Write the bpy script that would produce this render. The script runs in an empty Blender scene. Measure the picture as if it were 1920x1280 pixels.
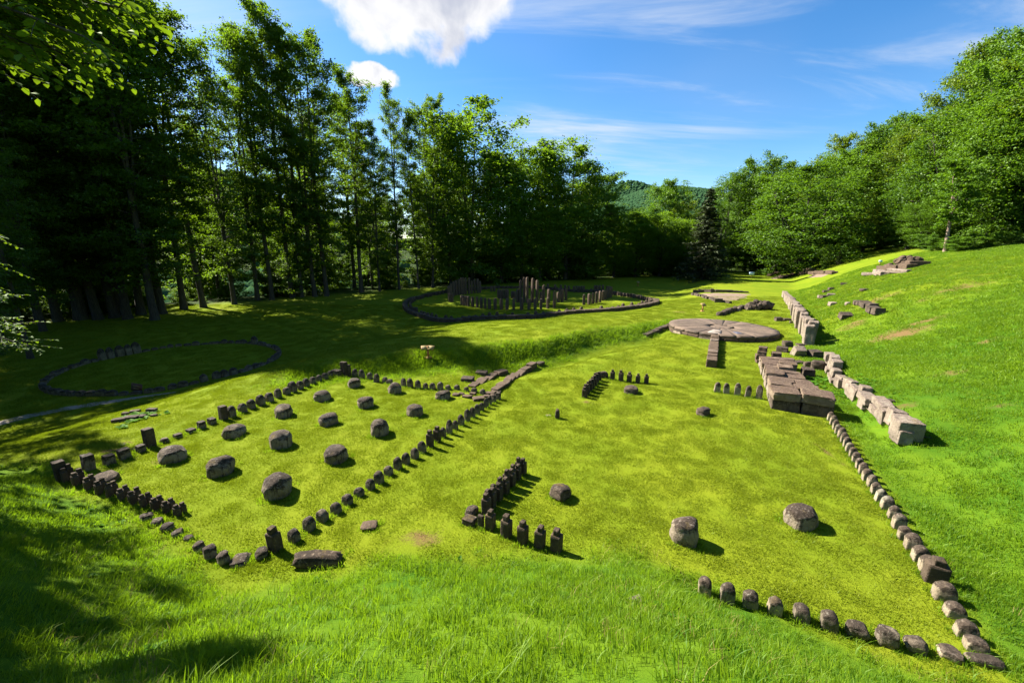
import bpy, math, random
import numpy as np
from mathutils import Vector, Matrix, noise as mnoise

random.seed(7)
RNG = np.random.default_rng(7)
R = math.radians
scene = bpy.context.scene
COL = scene.collection

# ------------------------------------------------------------------ camera
CAM_H = 5.6
PITCH = R(13.08)
FPX = 779.0                       # focal length in pixels of a 1920 px wide frame
cam_data = bpy.data.cameras.new('camera')
cam_data.sensor_width = 36.0
cam_data.lens = FPX / 1920 * 36.0
cam_data.clip_start = 0.1
cam_data.clip_end = 8000
cam = bpy.data.objects.new('camera', cam_data)
cam.location = (0, 0, CAM_H)
cam.rotation_euler = (math.pi / 2 - PITCH, 0, 0)
COL.objects.link(cam)
scene.camera = cam

# ------------------------------------------------------------------ light
SUN_AZ = R(-59.5)                 # from +Y towards +X
SUN_EL = R(41.0)
sun_vec = Vector((math.sin(SUN_AZ) * math.cos(SUN_EL), math.cos(SUN_AZ) * math.cos(SUN_EL), math.sin(SUN_EL)))
sd = bpy.data.lights.new('sun', 'SUN')
sd.energy = 5.0
sd.angle = R(0.5)
sd.color = (1.0, 0.93, 0.80)
sun = bpy.data.objects.new('sun', sd)
sun.rotation_euler = sun_vec.to_track_quat('Z', 'Y').to_euler()
sun.location = (-60, 30, 60)
COL.objects.link(sun)

vs = scene.view_settings
vs.view_transform = 'Standard'
vs.look = 'None'
vs.exposure = 2.12
vs.gamma = 1.0
vs.use_curve_mapping = False


# ------------------------------------------------------------------ node helpers
class NT:
    def __init__(self, tree):
        self.t = tree
        self.n = tree.nodes
        self.l = tree.links

    def add(self, typ, **kw):
        n = self.n.new(typ)
        for k, v in kw.items():
            setattr(n, k, v)
        return n

    def put(self, sock, v):
        if hasattr(v, 'links') or isinstance(v, bpy.types.NodeSocket):
            self.l.new(v, sock)
        elif v is not None:
            if sock.type == 'RGBA' and len(v) == 3:
                v = (*v, 1)
            sock.default_value = v

    def math(self, op, a, b=None, c=None, clamp=False):
        n = self.add('ShaderNodeMath', operation=op, use_clamp=clamp)
        self.put(n.inputs[0], a)
        if b is not None: self.put(n.inputs[1], b)
        if c is not None: self.put(n.inputs[2], c)
        return n.outputs[0]

    def vmath(self, op, a, b=None):
        n = self.add('ShaderNodeVectorMath', operation=op)
        self.put(n.inputs[0], a)
        if b is not None: self.put(n.inputs[1], b)
        return n.outputs['Value'] if op in ('DOT_PRODUCT', 'LENGTH') else n.outputs[0]

    def noise(self, vec, scale, detail=4, rough=0.55, dist=0.0, dims='3D'):
        n = self.add('ShaderNodeTexNoise', noise_dimensions=dims)
        self.put(n.inputs['Vector'], vec)
        n.inputs['Scale'].default_value = scale
        n.inputs['Detail'].default_value = detail
        n.inputs['Roughness'].default_value = rough
        n.inputs['Distortion'].default_value = dist
        return n.outputs[0]

    def mix(self, fac, a, b):
        n = self.add('ShaderNodeMix', data_type='RGBA')
        self.put(n.inputs[0], fac)
        self.put(n.inputs[6], a)
        self.put(n.inputs[7], b)
        return n.outputs[2]

    def step(self, x, lo, hi):
        n = self.add('ShaderNodeMapRange', interpolation_type='SMOOTHSTEP')
        self.put(n.inputs[0], x)
        n.inputs[1].default_value = lo
        n.inputs[2].default_value = hi
        return n.outputs[0]

    def attr(self, name):
        n = self.add('ShaderNodeAttribute', attribute_name=name)
        return n.outputs['Fac']


def new_mat(name):
    m = bpy.data.materials.new(name)
    m.use_nodes = True
    m.node_tree.nodes.clear()
    t = NT(m.node_tree)
    out = t.add('ShaderNodeOutputMaterial')
    return m, t, out


# ------------------------------------------------------------------ world
world = bpy.data.worlds.new('World')
scene.world = world
world.use_nodes = True
wt = NT(world.node_tree)
wt.n.clear()
wout = wt.add('ShaderNodeOutputWorld')
bg = wt.add('ShaderNodeBackground')
SKY_K = 0.05
bg.inputs[1].default_value = SKY_K
sky = wt.add('ShaderNodeTexSky', sky_type='NISHITA')
sky.sun_disc = False
sky.sun_elevation = SUN_EL
sky.sun_rotation = SUN_AZ
sky.altitude = 900
sky.air_density = 1.0
sky.dust_density = 0.8
sky.ozone_density = 2.5


def cam_dir(px, py):
    v = 640.0 - py
    d = Vector((px - 960.0, FPX * math.cos(PITCH) + v * math.sin(PITCH), -FPX * math.sin(PITCH) + v * math.cos(PITCH)))
    return d


def cloud_frame(px, py):
    """A tangent frame about a direction of the sky."""
    c = cam_dir(px, py).normalized()
    r = c.cross(Vector((0, 0, 1))).normalized()
    u = r.cross(c).normalized()
    return c, r, u


wtc = wt.add('ShaderNodeTexCoord')
D = wtc.outputs['Generated']


def cumulus(px, py, ra, rb, sc, seed, amp=1.1):
    c, r, u = cloud_frame(px, py)
    dc = wt.math('MAXIMUM', wt.vmath('DOT_PRODUCT', D, tuple(c)), 0.05)
    a = wt.math('DIVIDE', wt.vmath('DOT_PRODUCT', D, tuple(r)), dc)
    b = wt.math('DIVIDE', wt.vmath('DOT_PRODUCT', D, tuple(u)), dc)
    cv = wt.add('ShaderNodeCombineXYZ')
    wt.put(cv.inputs[0], a); wt.put(cv.inputs[1], b); cv.inputs[2].default_value = seed
    n1 = wt.noise(cv.outputs[0], sc, 9, 0.53, 0.2)
    n2 = wt.noise(cv.outputs[0], sc * 0.42, 3, 0.5)
    e = wt.math('SUBTRACT', 1.0, wt.math('ADD', wt.math('POWER', wt.math('ABSOLUTE', wt.math('DIVIDE', a, ra)), 2.2),
                                         wt.math('POWER', wt.math('ABSOLUTE', wt.math('DIVIDE', b, rb)), 2.2)))
    e = wt.math('MAXIMUM', e, -1.6)
    n = wt.math('ADD', wt.math('MULTIPLY', wt.math('SUBTRACT', n1, 0.5), amp * 2.2), wt.math('MULTIPLY', wt.math('SUBTRACT', n2, 0.5), amp * 1.2))
    dens = wt.math('ADD', e, n)
    mask = wt.step(dens, -0.03, 0.50)
    # thick parts turn their grey base to the eye, thin parts glow white
    lump = wt.math('ADD', wt.math('MULTIPLY', wt.noise(cv.outputs[0], sc * 0.8, 5, 0.55, 0.3), 0.9), wt.math('MULTIPLY', dens, 0.17 if rb > 0.05 else 0.02))
    thick = wt.step(lump, 0.44, 0.76)
    return mask, thick


def cirrus_layer():
    sx = wt.add('ShaderNodeSeparateXYZ')
    wt.put(sx.inputs[0], D)
    z = wt.math('ADD', wt.math('MAXIMUM', sx.outputs[2], 0.0), 0.16)
    x = wt.math('DIVIDE', sx.outputs[0], z)
    y = wt.math('DIVIDE', sx.outputs[1], z)
    cv = wt.add('ShaderNodeCombineXYZ')
    wt.put(cv.inputs[0], x); wt.put(cv.inputs[1], y)
    rot = wt.add('ShaderNodeMapping', vector_type='POINT')
    rot.inputs['Rotation'].default_value = (0, 0, R(-33))
    rot.inputs['Scale'].default_value = (0.42, 1.9, 1.0)
    wt.put(rot.inputs['Vector'], cv.outputs[0])
    streak = wt.noise(rot.outputs[0], 1.25, 8, 0.62, 0.9)
    patch = wt.noise(cv.outputs[0], 0.55, 3, 0.5, 0.0)
    m = wt.math('MULTIPLY', wt.step(streak, 0.44, 0.78), wt.step(patch, 0.36, 0.60))
    veil = wt.math('MULTIPLY', wt.step(patch, 0.42, 0.75), 0.16)
    above = wt.step(sx.outputs[2], -0.02, 0.05)
    return wt.math('MULTIPLY', wt.math('ADD', m, veil, clamp=True), above)


CLOUD_W = 4.6                     # radiance of sunlit cloud in the sky texture's units
sat = wt.add('ShaderNodeHueSaturation')
sat.inputs['Saturation'].default_value = 1.33
sat.inputs['Value'].default_value = 1.0
wt.put(sat.inputs['Color'], sky.outputs[0])
skycol = sat.outputs[0]
cir = cirrus_layer()
skycol = wt.mix(wt.math('MULTIPLY', cir, 0.85), skycol, (CLOUD_W * 0.86, CLOUD_W * 0.92, CLOUD_W * 1.0))
for (px, py, ra, rb, sc, seed) in ((782, -8, 0.176, 0.112, 10.0, 3.1), (700, 142, 0.060, 0.022, 26.0, 8.7),
                                   (-900, 60, 0.25, 0.15, 9.0, 5.0), (3300, 200, 0.22, 0.12, 9.0, 1.0)):
    mk, th = cumulus(px, py, ra, rb, sc, seed)
    cc = wt.mix(th, (CLOUD_W * 1.03, CLOUD_W * 1.03, CLOUD_W * 1.05), (CLOUD_W * 0.60, CLOUD_W * 0.64, CLOUD_W * 0.76))
    skycol = wt.mix(mk, skycol, cc)
wt.l.new(skycol, bg.inputs[0])
wt.l.new(bg.outputs[0], wout.inputs[0])


# ------------------------------------------------------------------ terrain
def sm(a, b, x):
    t = np.clip((np.asarray(x, float) - a) / (b - a), 0, 1)
    return t * t * (3 - 2 * t)


TOE_X = [-80, -30, -11.9, -4.9, -3, 2, 3.2, 6.0, 8, 12, 20, 60]
TOE_Y = [44, 18.6, 9.5, 6.0, 6.35, 6.7, 5.75, 4.25, 3.2, 1.0, -3, -22]
BNK_X = [-80, -40, -20, -12, -9, -5.2, -1.1, 1.4, 3.05, 5, 8.2, 11.1, 16, 30, 60, 120]
BNK_Y = [-5, 9, 12.5, 15.2, 16.5, 17.9, 19.2, 20.5, 21.9, 23.9, 26, 28.8, 34, 52, 90, 170]
UX, UY = 0.4478, 0.8942            # direction of the long stone rows


def wav(x, y, k, ph):
    return np.sin(x * k + ph) * np.cos(y * k * 1.13 + ph * 1.7) + 0.5 * np.sin((x + y) * k * 2.1 + ph * 3)


def q_of(x, y):
    return 0.8942 * x - 0.4478 * y - 3.78


def toe_s(x, y):
    return (np.interp(x, TOE_X, TOE_Y) - y) * 0.894


def forest_edge(x, y):
    """Positive inside the forest on the shaded side."""
    xe = [-200, -60, -44, -27, -12, 0, 12, 24, 36, 60, 90, 200]
    ye = [-40, 18, 36, 52, 63, 70, 76, 82, 86, 92, 96, 100]
    return y - np.interp(x, xe, ye)


def terrain(x, y):
    x = np.asarray(x, float); y = np.asarray(y, float)
    z = 0.035 * wav(x, y, 0.55, 1.0) + 0.012 * wav(x, y, 1.9, 2.0)
    # ---- field beyond the bank
    n = (y - np.interp(x, BNK_X, BNK_Y)) * 0.86
    A = np.interp(x, [-16, -9, -4, 0, 4, 8, 11, 16], [0.0, 0.30, 0.58, 0.65, 0.58, 0.40, 0.2, 0.0])
    rise = A * sm(0.0, 1.25, n)
    far = np.interp(y, [20, 34, 60, 68, 76, 90, 140], [0.1, -0.45, -0.95, -0.78, -0.48, -0.35, -0.2])
    k = sm(2.5, 14, n) * (1 - sm(14, 26, x - (y - 30) * 0.25))
    field = rise * (1 - k) + far * k
    west = -((x + 11.9) * 0.894 - (y - 9.9) * 0.4478)
    wdrop = -(1.30 - 0.45 * sm(28, 50, y) - 0.25 * sm(50, 66, y)) * sm(0.9, 9.0, west) * sm(-2, 4, y - 8)
    kk = sm(2, 10, west)
    field = field * (1 - kk) + np.minimum(field, 0.1) * 0.0 * kk
    z = z + field + wdrop
    ditch = -0.38 * np.exp(-((n + 1.0) / 1.0) ** 2) * sm(-2.5, -0.5, x) * (1 - sm(8, 12, x))
    z = z + ditch
    # ---- slope the camera stands on
    s = np.maximum(toe_s(x, y) + 0.05 * wav(x, y, 0.9, 0.3), 0)
    fg = 0.80 * s * s / (s + 0.9)
    fg = 5.2 * np.tanh(fg / 5.2 * 1.05) if True else fg
    # ---- slope on the lit side
    q = q_of(x, y)
    q0 = 1.15 + 0.10 * np.maximum(y - 20, 0) - 0.02 * np.maximum(20 - y, 0)
    qq = np.maximum(q - q0, 0)
    right = 0.45 * qq * qq / (qq + 0.8)
    wallstep = 0.50 * sm(-0.15, 0.35, q - q0) * sm(9.6, 11.2, y) * (1 - sm(18.2, 19.6, y))
    right = 6.6 * np.tanh(right / 6.6) + wallstep * (1 - sm(0.5, 4.0, qq))
    right = right + 0.95 * np.exp(-(((x - 25.5) / 4.2) ** 2 + ((y - 27.5) / 3.4) ** 2))
    hill = 0.46 * np.maximum(q - q0 - 21, 0)
    hill = 75 * np.tanh(hill / 75)
    right = right + hill + (0.04 * wav(x, y, 0.8, 4.0) + 0.10 * wav(x, y, 0.33, 2.0)) * sm(0, 4, qq) * (1 - sm(14, 20, qq))
    z = z + np.maximum(fg, right) + 0.0 * right
    # ---- valley behind the forest and the far hills
    fe = forest_edge(x, y)
    z = z - 0.22 * np.clip(fe - 8, 0, 90) * (1 - sm(0, 40, x))
    r = np.hypot(x, y)
    z = z + 150 * np.exp(-(((x + 560) / 300) ** 2 + ((y - 620) / 160) ** 2))
    z = z + 112 * np.exp(-(((x - 365) / 190) ** 2 + ((y - 900) / 190) ** 2)) * sm(200, 500, y)
    z = z + 28 * np.exp(-(((x - 190) / 110) ** 2 + ((y - 900) / 190) ** 2)) * sm(200, 500, y)
    z = z + 198 * np.exp(-(((x - 425) / 340) ** 2 + ((y - 1650) / 250) ** 2))
    z = z + 5.5 * wav(x, y, 0.016, 0.4) * sm(180, 600, r) + 60 * sm(900, 2600, r)
    return z


def tz(x, y):
    return float(terrain(x, y))


def ground_at(px, py):
    """World point of the ground that shows at a place of the photograph."""
    d = cam_dir(px, py)
    d = d / d.y
    ys = np.concatenate([np.arange(1.0, 40, 0.02), np.arange(40, 160, 0.1)])
    gap = CAM_H + d.z * ys - terrain(d.x * ys, ys)
    i = int(np.argmax(gap < 0))
    if gap[i] >= 0:
        y = 150.0
    else:
        y0, y1 = ys[i - 1], ys[i]
        g0, g1 = gap[i - 1], gap[i]
        y = y0 + (y1 - y0) * g0 / (g0 - g1)
    return Vector((d.x * y, y, tz(d.x * y, y)))


def at_depth(px, y):
    x = (px - 960.0) / (FPX * math.cos(PITCH) + 0.2263 * 130) * y
    return Vector((x, y, tz(x, y)))


def z_at(px_y, x, y):
    """Height that projects to image row px_y at the ground place (x, y)."""
    v = 640.0 - px_y
    dy = FPX * math.cos(PITCH) + v * math.sin(PITCH)
    dz = -FPX * math.sin(PITCH) + v * math.cos(PITCH)
    return CAM_H + dz / dy * y


def mpp(p):
    """Metres per photograph pixel at a point."""
    dep = p.y * math.cos(PITCH) - (p.z - CAM_H) * math.sin(PITCH)
    return dep / FPX


# ------------------------------------------------------------------ object helpers
def tag(o, label=None, cat=None, group=None, kind=None):
    if cat and not kind: kind = 'thing'
    if label: o['label'] = label
    if cat: o['category'] = cat
    if group: o['group'] = group
    if kind: o['kind'] = kind
    return o


def link(name, mesh, parent=None, loc=None, rot=None, scale=None):
    o = bpy.data.objects.new(name, mesh)
    COL.objects.link(o)
    if parent is not None: o.parent = parent
    if loc is not None: o.location = loc
    if rot is not None: o.rotation_euler = rot
    if scale is not None: o.scale = scale
    return o


def empty(name, loc, rz=0.0, scale=(1, 1, 1)):
    o = bpy.data.objects.new(name, None)
    o.empty_display_size = 0.3
    COL.objects.link(o)
    o.location = loc
    o.rotation_euler = (0, 0, rz)
    o.scale = scale
    return o


def mesh_np(name, verts, faces, mat=None, smooth=False, attrs=None):
    """Mesh from numpy arrays; faces is an (n, k) array or a list of such arrays."""
    me = bpy.data.meshes.new(name)
    if not isinstance(faces, (list, tuple)): faces = [faces]
    faces = [np.asarray(f, np.int32) for f in faces if len(f)]
    me.vertices.add(len(verts))
    me.vertices.foreach_set('co', np.asarray(verts, np.float32).ravel())
    tot = sum(f.size for f in faces)
    me.loops.add(tot)
    me.loops.foreach_set('vertex_index', np.concatenate([f.ravel() for f in faces]))
    npoly = sum(len(f) for f in faces)
    me.polygons.add(npoly)
    sizes = np.concatenate([np.full(len(f), f.shape[1], np.int32) for f in faces])
    starts = np.concatenate([[0], np.cumsum(sizes)[:-1]]).astype(np.int32)
    me.polygons.foreach_set('loop_start', starts)
    if smooth:
        me.polygons.foreach_set('use_smooth', np.ones(npoly, bool))
    if attrs:
        for k, v in attrs.items():
            a = me.attributes.new(k, 'FLOAT', 'POINT')
            a.data.foreach_set('value', np.asarray(v, np.float32))
    me.update(calc_edges=True)
    me.validate()
    if mat is not None: me.materials.append(mat)
    return me


ORD = ['zeroth', 'first', 'second', 'third', 'fourth', 'fifth', 'sixth', 'seventh', 'eighth', 'ninth', 'tenth', 'eleventh', 'twelfth',
       'thirteenth', 'fourteenth', 'fifteenth', 'sixteenth', 'seventeenth', 'eighteenth', 'nineteenth']
TENS = {2: 'twent', 3: 'thirt', 4: 'fort', 5: 'fift', 6: 'sixt'}


def ordn(i):
    if i < 20: return ORD[i]
    t, u = divmod(i, 10)
    return TENS[t] + ('ieth' if u == 0 else 'y-' + ORD[u])


# ------------------------------------------------------------------ materials
def ground_material():
    m, t, out = new_mat('grass_ground')
    geo = t.add('ShaderNodeNewGeometry')
    P = geo.outputs['Position']
    mow, meadow, dirt, forest = t.attr('mown'), t.attr('meadow'), t.attr('dirt'), t.attr('forest')
    big = t.noise(P, 0.35, 4, 0.6)
    mid = t.noise(P, 2.2, 5, 0.65)
    fine = t.noise(P, 26, 4, 0.7)
    vfine = t.noise(P, 95, 3, 0.7)
    lawn = t.mix(t.step(big, 0.30, 0.72), (0.102, 0.146, 0.006), (0.140, 0.170, 0.008))
    lawn = t.mix(t.math('MULTIPLY', t.step(mid, 0.50, 0.75), 0.30), lawn, (0.150, 0.150, 0.014))
    lawn = t.mix(t.math('MULTIPLY', t.step(fine, 0.48, 0.68), 0.22), lawn, (0.045, 0.085, 0.005))
    mead = t.mix(t.step(big, 0.35, 0.65), (0.036, 0.092, 0.005), (0.075, 0.132, 0.006))
    mead = t.mix(t.math('MULTIPLY', t.step(mid, 0.50, 0.75), 0.6), mead, (0.030, 0.085, 0.005))
    mead = t.mix(t.math('MULTIPLY', t.step(fine, 0.5, 0.72), 0.45), mead, (0.09, 0.135, 0.008))
    col = t.mix(t.math('ADD', meadow, t.math('MULTIPLY', t.math('SUBTRACT', mid, 0.5), 0.3), clamp=True), lawn, mead)
    dcol = t.mix(t.step(fine, 0.35, 0.65), (0.150, 0.092, 0.040), (0.085, 0.060, 0.024))
    dm = t.step(t.math('ADD', dirt, t.math('ADD', t.math('MULTIPLY', t.math('SUBTRACT', mid, 0.5), 0.9), t.math('MULTIPLY', t.math('SUBTRACT', fine, 0.5), 0.8))), 0.35, 0.75)
    col = t.mix(t.math('MULTIPLY', dm, t.step(dirt, 0.02, 0.2)), col, dcol)
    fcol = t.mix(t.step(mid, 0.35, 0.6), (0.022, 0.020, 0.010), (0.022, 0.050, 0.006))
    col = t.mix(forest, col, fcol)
    b = t.add('ShaderNodeBsdfPrincipled')
    t.put(b.inputs['Base Color'], col)
    b.inputs['Roughness'].default_value = 0.95
    b.inputs['Specular IOR Level'].default_value = 0.05
    bump = t.add('ShaderNodeBump')
    bump.inputs['Strength'].default_value = 0.6
    bump.inputs['Distance'].default_value = 0.06
    t.put(bump.inputs['Height'], t.math('ADD', t.math('MULTIPLY', fine, 0.6), t.math('MULTIPLY', vfine, 0.45)))
    t.l.new(bump.outputs[0], b.inputs['Normal'])
    t.l.new(b.outputs[0], out.inputs[0])
    return m


def leaf_material(name, c_dark, c_light, trans=0.45, tcol=None, gloss=0.03, pscale=0.25, nw=0.7):
    m, t, out = new_mat(name)
    geo = t.add('ShaderNodeNewGeometry')
    oi = t.add('ShaderNodeObjectInfo')
    rnd = geo.outputs['Random Per Island']
    n = t.noise(geo.outputs['Position'], pscale, 3, 0.5)
    f = t.math('ADD', t.math('MULTIPLY', rnd, 0.5), t.math('MULTIPLY', t.math('SUBTRACT', n, 0.25), nw), clamp=True)
    f = t.math('ADD', f, t.math('MULTIPLY', t.math('SUBTRACT', oi.outputs['Random'], 0.5), 0.5), clamp=True)
    col = t.mix(f, c_dark, c_light)
    tc = tcol or tuple(v * 1.25 for v in c_light)
    tcm = t.mix(f, tuple(v * 0.7 for v in tc), tc)
    dif = t.add('ShaderNodeBsdfDiffuse')
    t.put(dif.inputs[0], col)
    tr = t.add('ShaderNodeBsdfTranslucent')
    t.put(tr.inputs[0], tcm)
    mx = t.add('ShaderNodeMixShader')
    mx.inputs[0].default_value = trans
    t.l.new(dif.outputs[0], mx.inputs[1]); t.l.new(tr.outputs[0], mx.inputs[2])
    gl = t.add('ShaderNodeBsdfGlossy')
    gl.inputs['Roughness'].default_value = 0.55
    t.put(gl.inputs[0], (0.8, 0.9, 0.7))
    m2 = t.add('ShaderNodeMixShader')
    m2.inputs[0].default_value = gloss
    t.l.new(mx.outputs[0], m2.inputs[1]); t.l.new(gl.outputs[0], m2.inputs[2])
    t.l.new(m2.outputs[0], out.inputs[0])
    return m


def bark_material(name, a, b_):
    m, t, out = new_mat(name)
    tc = t.add('ShaderNodeTexCoord')
    mp = t.add('ShaderNodeMapping')
    mp.inputs['Scale'].default_value = (6, 6, 0.8)
    t.put(mp.inputs[0], tc.outputs['Object'])
    n = t.noise(mp.outputs[0], 2.5, 6, 0.65)
    n2 = t.noise(tc.outputs['Object'], 0.8, 3, 0.5)
    col = t.mix(t.step(n, 0.35, 0.7), a, b_)
    col = t.mix(t.math('MULTIPLY', t.step(n2, 0.5, 0.7), 0.6), col, (0.06, 0.075, 0.035))
    b = t.add('ShaderNodeBsdfPrincipled')
    t.put(b.inputs['Base Color'], col)
    b.inputs['Roughness'].default_value = 0.9
    bump = t.add('ShaderNodeBump')
    bump.inputs['Strength'].default_value = 0.6
    bump.inputs['Distance'].default_value = 0.05
    t.put(bump.inputs['Height'], n)
    t.l.new(bump.outputs[0], b.inputs['Normal'])
    t.l.new(b.outputs[0], out.inputs[0])
    return m


def stone_material(name, body, body2, crust, crust_from=0.55, crust_soft=0.25, lichen=(0.30, 0.29, 0.24), lichen_amt=0.5, moss_amt=0.2,
                   scale=3.0, streak=0.5):
    """Weathered stone: pale body, dark patina crust on the upper part, lichen spots and moss. Uses the unit-box object space."""
    m, t, out = new_mat(name)
    tc = t.add('ShaderNodeTexCoord')
    oi = t.add('ShaderNodeObjectInfo')
    geo = t.add('ShaderNodeNewGeometry')
    off = t.math('MULTIPLY', oi.outputs['Random'], 37.0)
    ad = t.add('ShaderNodeVectorMath', operation='ADD')
    t.put(ad.inputs[0], tc.outputs['Object'])
    cv = t.add('ShaderNodeCombineXYZ')
    t.put(cv.inputs[0], off); t.put(cv.inputs[1], off)
    t.put(ad.inputs[1], cv.outputs[0])
    O = ad.outputs[0]
    P = geo.outputs['Position']
    n1 = t.noise(P, scale * 1.6, 6, 0.68)
    n2 = t.noise(P, scale * 8, 6, 0.75)
    n3 = t.noise(P, scale * 2.6, 5, 0.65, 0.6)
    mp = t.add('ShaderNodeMapping')
    mp.inputs['Scale'].default_value = (9, 9, 1.0)
    t.put(mp.inputs[0], O)
    st = t.noise(mp.outputs[0], 1.2, 4, 0.6)
    col = t.mix(t.step(n1, 0.32, 0.68), body, body2)
    col = t.mix(t.math('MULTIPLY', t.step(st, 0.50, 0.66), streak), col, tuple(c * 1.15 for c in crust))
    sz = t.add('ShaderNodeSeparateXYZ')
    t.put(sz.inputs[0], tc.outputs['Object'])
    hz = t.math('ADD', sz.outputs[2], t.math('MULTIPLY', t.math('SUBTRACT', n3, 0.5), 0.95))
    hz = t.math('ADD', hz, t.math('MULTIPLY', t.math('SUBTRACT', st, 0.5), 0.35))
    hz = t.math('ADD', hz, t.math('MULTIPLY', t.math('SUBTRACT', oi.outputs['Random'], 0.5), 0.12))
    ck = t.step(hz, crust_from, crust_from + crust_soft)
    cr = t.mix(t.step(n2, 0.38, 0.62), tuple(c * 0.65 for c in crust), tuple(c * 1.7 for c in crust))
    col = t.mix(ck, col, cr)
    li = t.math('MULTIPLY', t.step(n2, 0.53, 0.62), t.step(n3, 0.42, 0.58))
    col = t.mix(t.math('MULTIPLY', li, lichen_amt), col, lichen)
    nz = t.add('ShaderNodeSeparateXYZ')
    t.put(nz.inputs[0], geo.outputs['Normal'])
    ms = t.math('MULTIPLY', t.step(t.noise(P, scale * 1.5, 4, 0.6), 0.55, 0.68), t.step(nz.outputs[2], 0.25, 0.7))
    col = t.mix(t.math('MULTIPLY', ms, moss_amt), col, (0.135, 0.095, 0.014))
    big = t.noise(P, 1.5, 5, 0.7, 0.4)
    col = t.mix(t.math('MULTIPLY', t.step(big, 0.50, 0.70), 0.55), col, tuple(c * 0.75 for c in crust))
    col = t.mix(t.math('MULTIPLY', t.step(big, 0.46, 0.30), 0.35), col, tuple(min(c * 1.5, 0.32) for c in body2))
    b = t.add('ShaderNodeBsdfPrincipled')
    t.put(b.inputs['Base Color'], col)
    b.inputs['Roughness'].default_value = 0.9
    b.inputs['Specular IOR Level'].default_value = 0.25
    bump = t.add('ShaderNodeBump')
    bump.inputs['Strength'].default_value = 0.9
    bump.inputs['Distance'].default_value = 0.05
    t.put(bump.inputs['Height'], t.math('ADD', t.math('MULTIPLY', n2, 0.7), t.math('MULTIPLY', n1, 0.6)))
    t.l.new(bump.outputs[0], b.inputs['Normal'])
    t.l.new(b.outputs[0], out.inputs[0])
    return m


def plain_material(name, a, b_, scale=8, rough=0.8):
    m, t, out = new_mat(name)
    tc = t.add('ShaderNodeTexCoord')
    n = t.noise(tc.outputs['Object'], scale, 5, 0.65)
    b = t.add('ShaderNodeBsdfPrincipled')
    t.put(b.inputs['Base Color'], t.mix(t.step(n, 0.3, 0.7), a, b_))
    b.inputs['Roughness'].default_value = rough
    bump = t.add('ShaderNodeBump')
    bump.inputs['Strength'].default_value = 0.4
    bump.inputs['Distance'].default_value = 0.02
    t.put(bump.inputs['Height'], n)
    t.l.new(bump.outputs[0], b.inputs['Normal'])
    t.l.new(b.outputs[0], out.inputs[0])
    return m


M = {}
M['ground'] = ground_material()
M['beech'] = leaf_material('beech_leaf', (0.028, 0.062, 0.006), (0.075, 0.140, 0.008), 0.50, (0.17, 0.30, 0.008))
M['lit'] = leaf_material('spring_leaf', (0.026, 0.080, 0.004), (0.098, 0.190, 0.007), 0.42, (0.15, 0.29, 0.008), pscale=0.12)
M['lit_deep'] = leaf_material('deep_leaf', (0.024, 0.078, 0.005), (0.085, 0.172, 0.008), 0.40, (0.13, 0.26, 0.009), pscale=0.12)
M['lit_yellow'] = leaf_material('yellow_leaf', (0.045, 0.092, 0.004), (0.130, 0.195, 0.007), 0.42, (0.19, 0.29, 0.008), pscale=0.12)
M['mid'] = leaf_material('mid_leaf', (0.034, 0.092, 0.005), (0.105, 0.195, 0.008), 0.48, (0.20, 0.35, 0.009), pscale=0.15)
M['spruce'] = leaf_material('spruce_needle', (0.014, 0.024, 0.007), (0.044, 0.056, 0.014), 0.15)
M['near'] = leaf_material('near_leaf', (0.020, 0.055, 0.005), (0.050, 0.110, 0.006), 0.45, (0.14, 0.23, 0.006), 0.03, 1.5)
M['farhill'] = leaf_material('hazy_hill_leaf', (0.026, 0.066, 0.030), (0.052, 0.105, 0.044), 0.25, None, 0.0, 0.02)  # distance haze put into the leaf colour: duller, bluer green
M['lawn'] = leaf_material('lawn_blade', (0.100, 0.148, 0.006), (0.192, 0.214, 0.010), 0.40, (0.24, 0.32, 0.010), 0.01, 0.45, 0.32)
M['meadow'] = leaf_material('meadow_blade', (0.046, 0.125, 0.004), (0.165, 0.240, 0.009), 0.47, (0.25, 0.42, 0.009), 0.015, 0.7)
M['herb'] = leaf_material('herb_leaf', (0.03, 0.10, 0.005), (0.07, 0.17, 0.008), 0.40, (0.14, 0.32, 0.01), 0.012, 2.0)
M['bark'] = bark_material('bark', (0.020, 0.016, 0.012), (0.060, 0.050, 0.040))
M['bark_pale'] = bark_material('pale_bark', (0.16, 0.11, 0.085), (0.30, 0.22, 0.17))
M['pillar'] = stone_material('andesite', (0.042, 0.030, 0.020), (0.080, 0.058, 0.040), (0.036, 0.025, 0.017), 0.80, 0.3, (0.17, 0.13, 0.10), 0.55, 0.25, 2.5, 0.35)
M['drum'] = stone_material('drum_stone', (0.130, 0.106, 0.074), (0.215, 0.178, 0.128), (0.030, 0.021, 0.015), 0.55, 0.16, (0.24, 0.215, 0.185), 0.65, 0.35, 2.6, 0.85)
M['drum_mossy'] = stone_material('mossy_stone', (0.07, 0.052, 0.034), (0.12, 0.09, 0.06), (0.030, 0.020, 0.013), 0.42, 0.22, (0.22, 0.17, 0.12), 0.6, 0.95, 2.0, 0.6)
M['row'] = stone_material('row_stone', (0.190, 0.153, 0.105), (0.275, 0.226, 0.160), (0.040, 0.029, 0.021), 0.56, 0.16, (0.23, 0.20, 0.17), 0.35, 0.2, 2.2, 0.35)
M['post'] = stone_material('post_stone', (0.100, 0.083, 0.058), (0.19, 0.157, 0.113), (0.030, 0.022, 0.016), 0.55, 0.18, (0.22, 0.20, 0.165), 0.6, 0.25, 2.4, 0.7)
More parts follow.
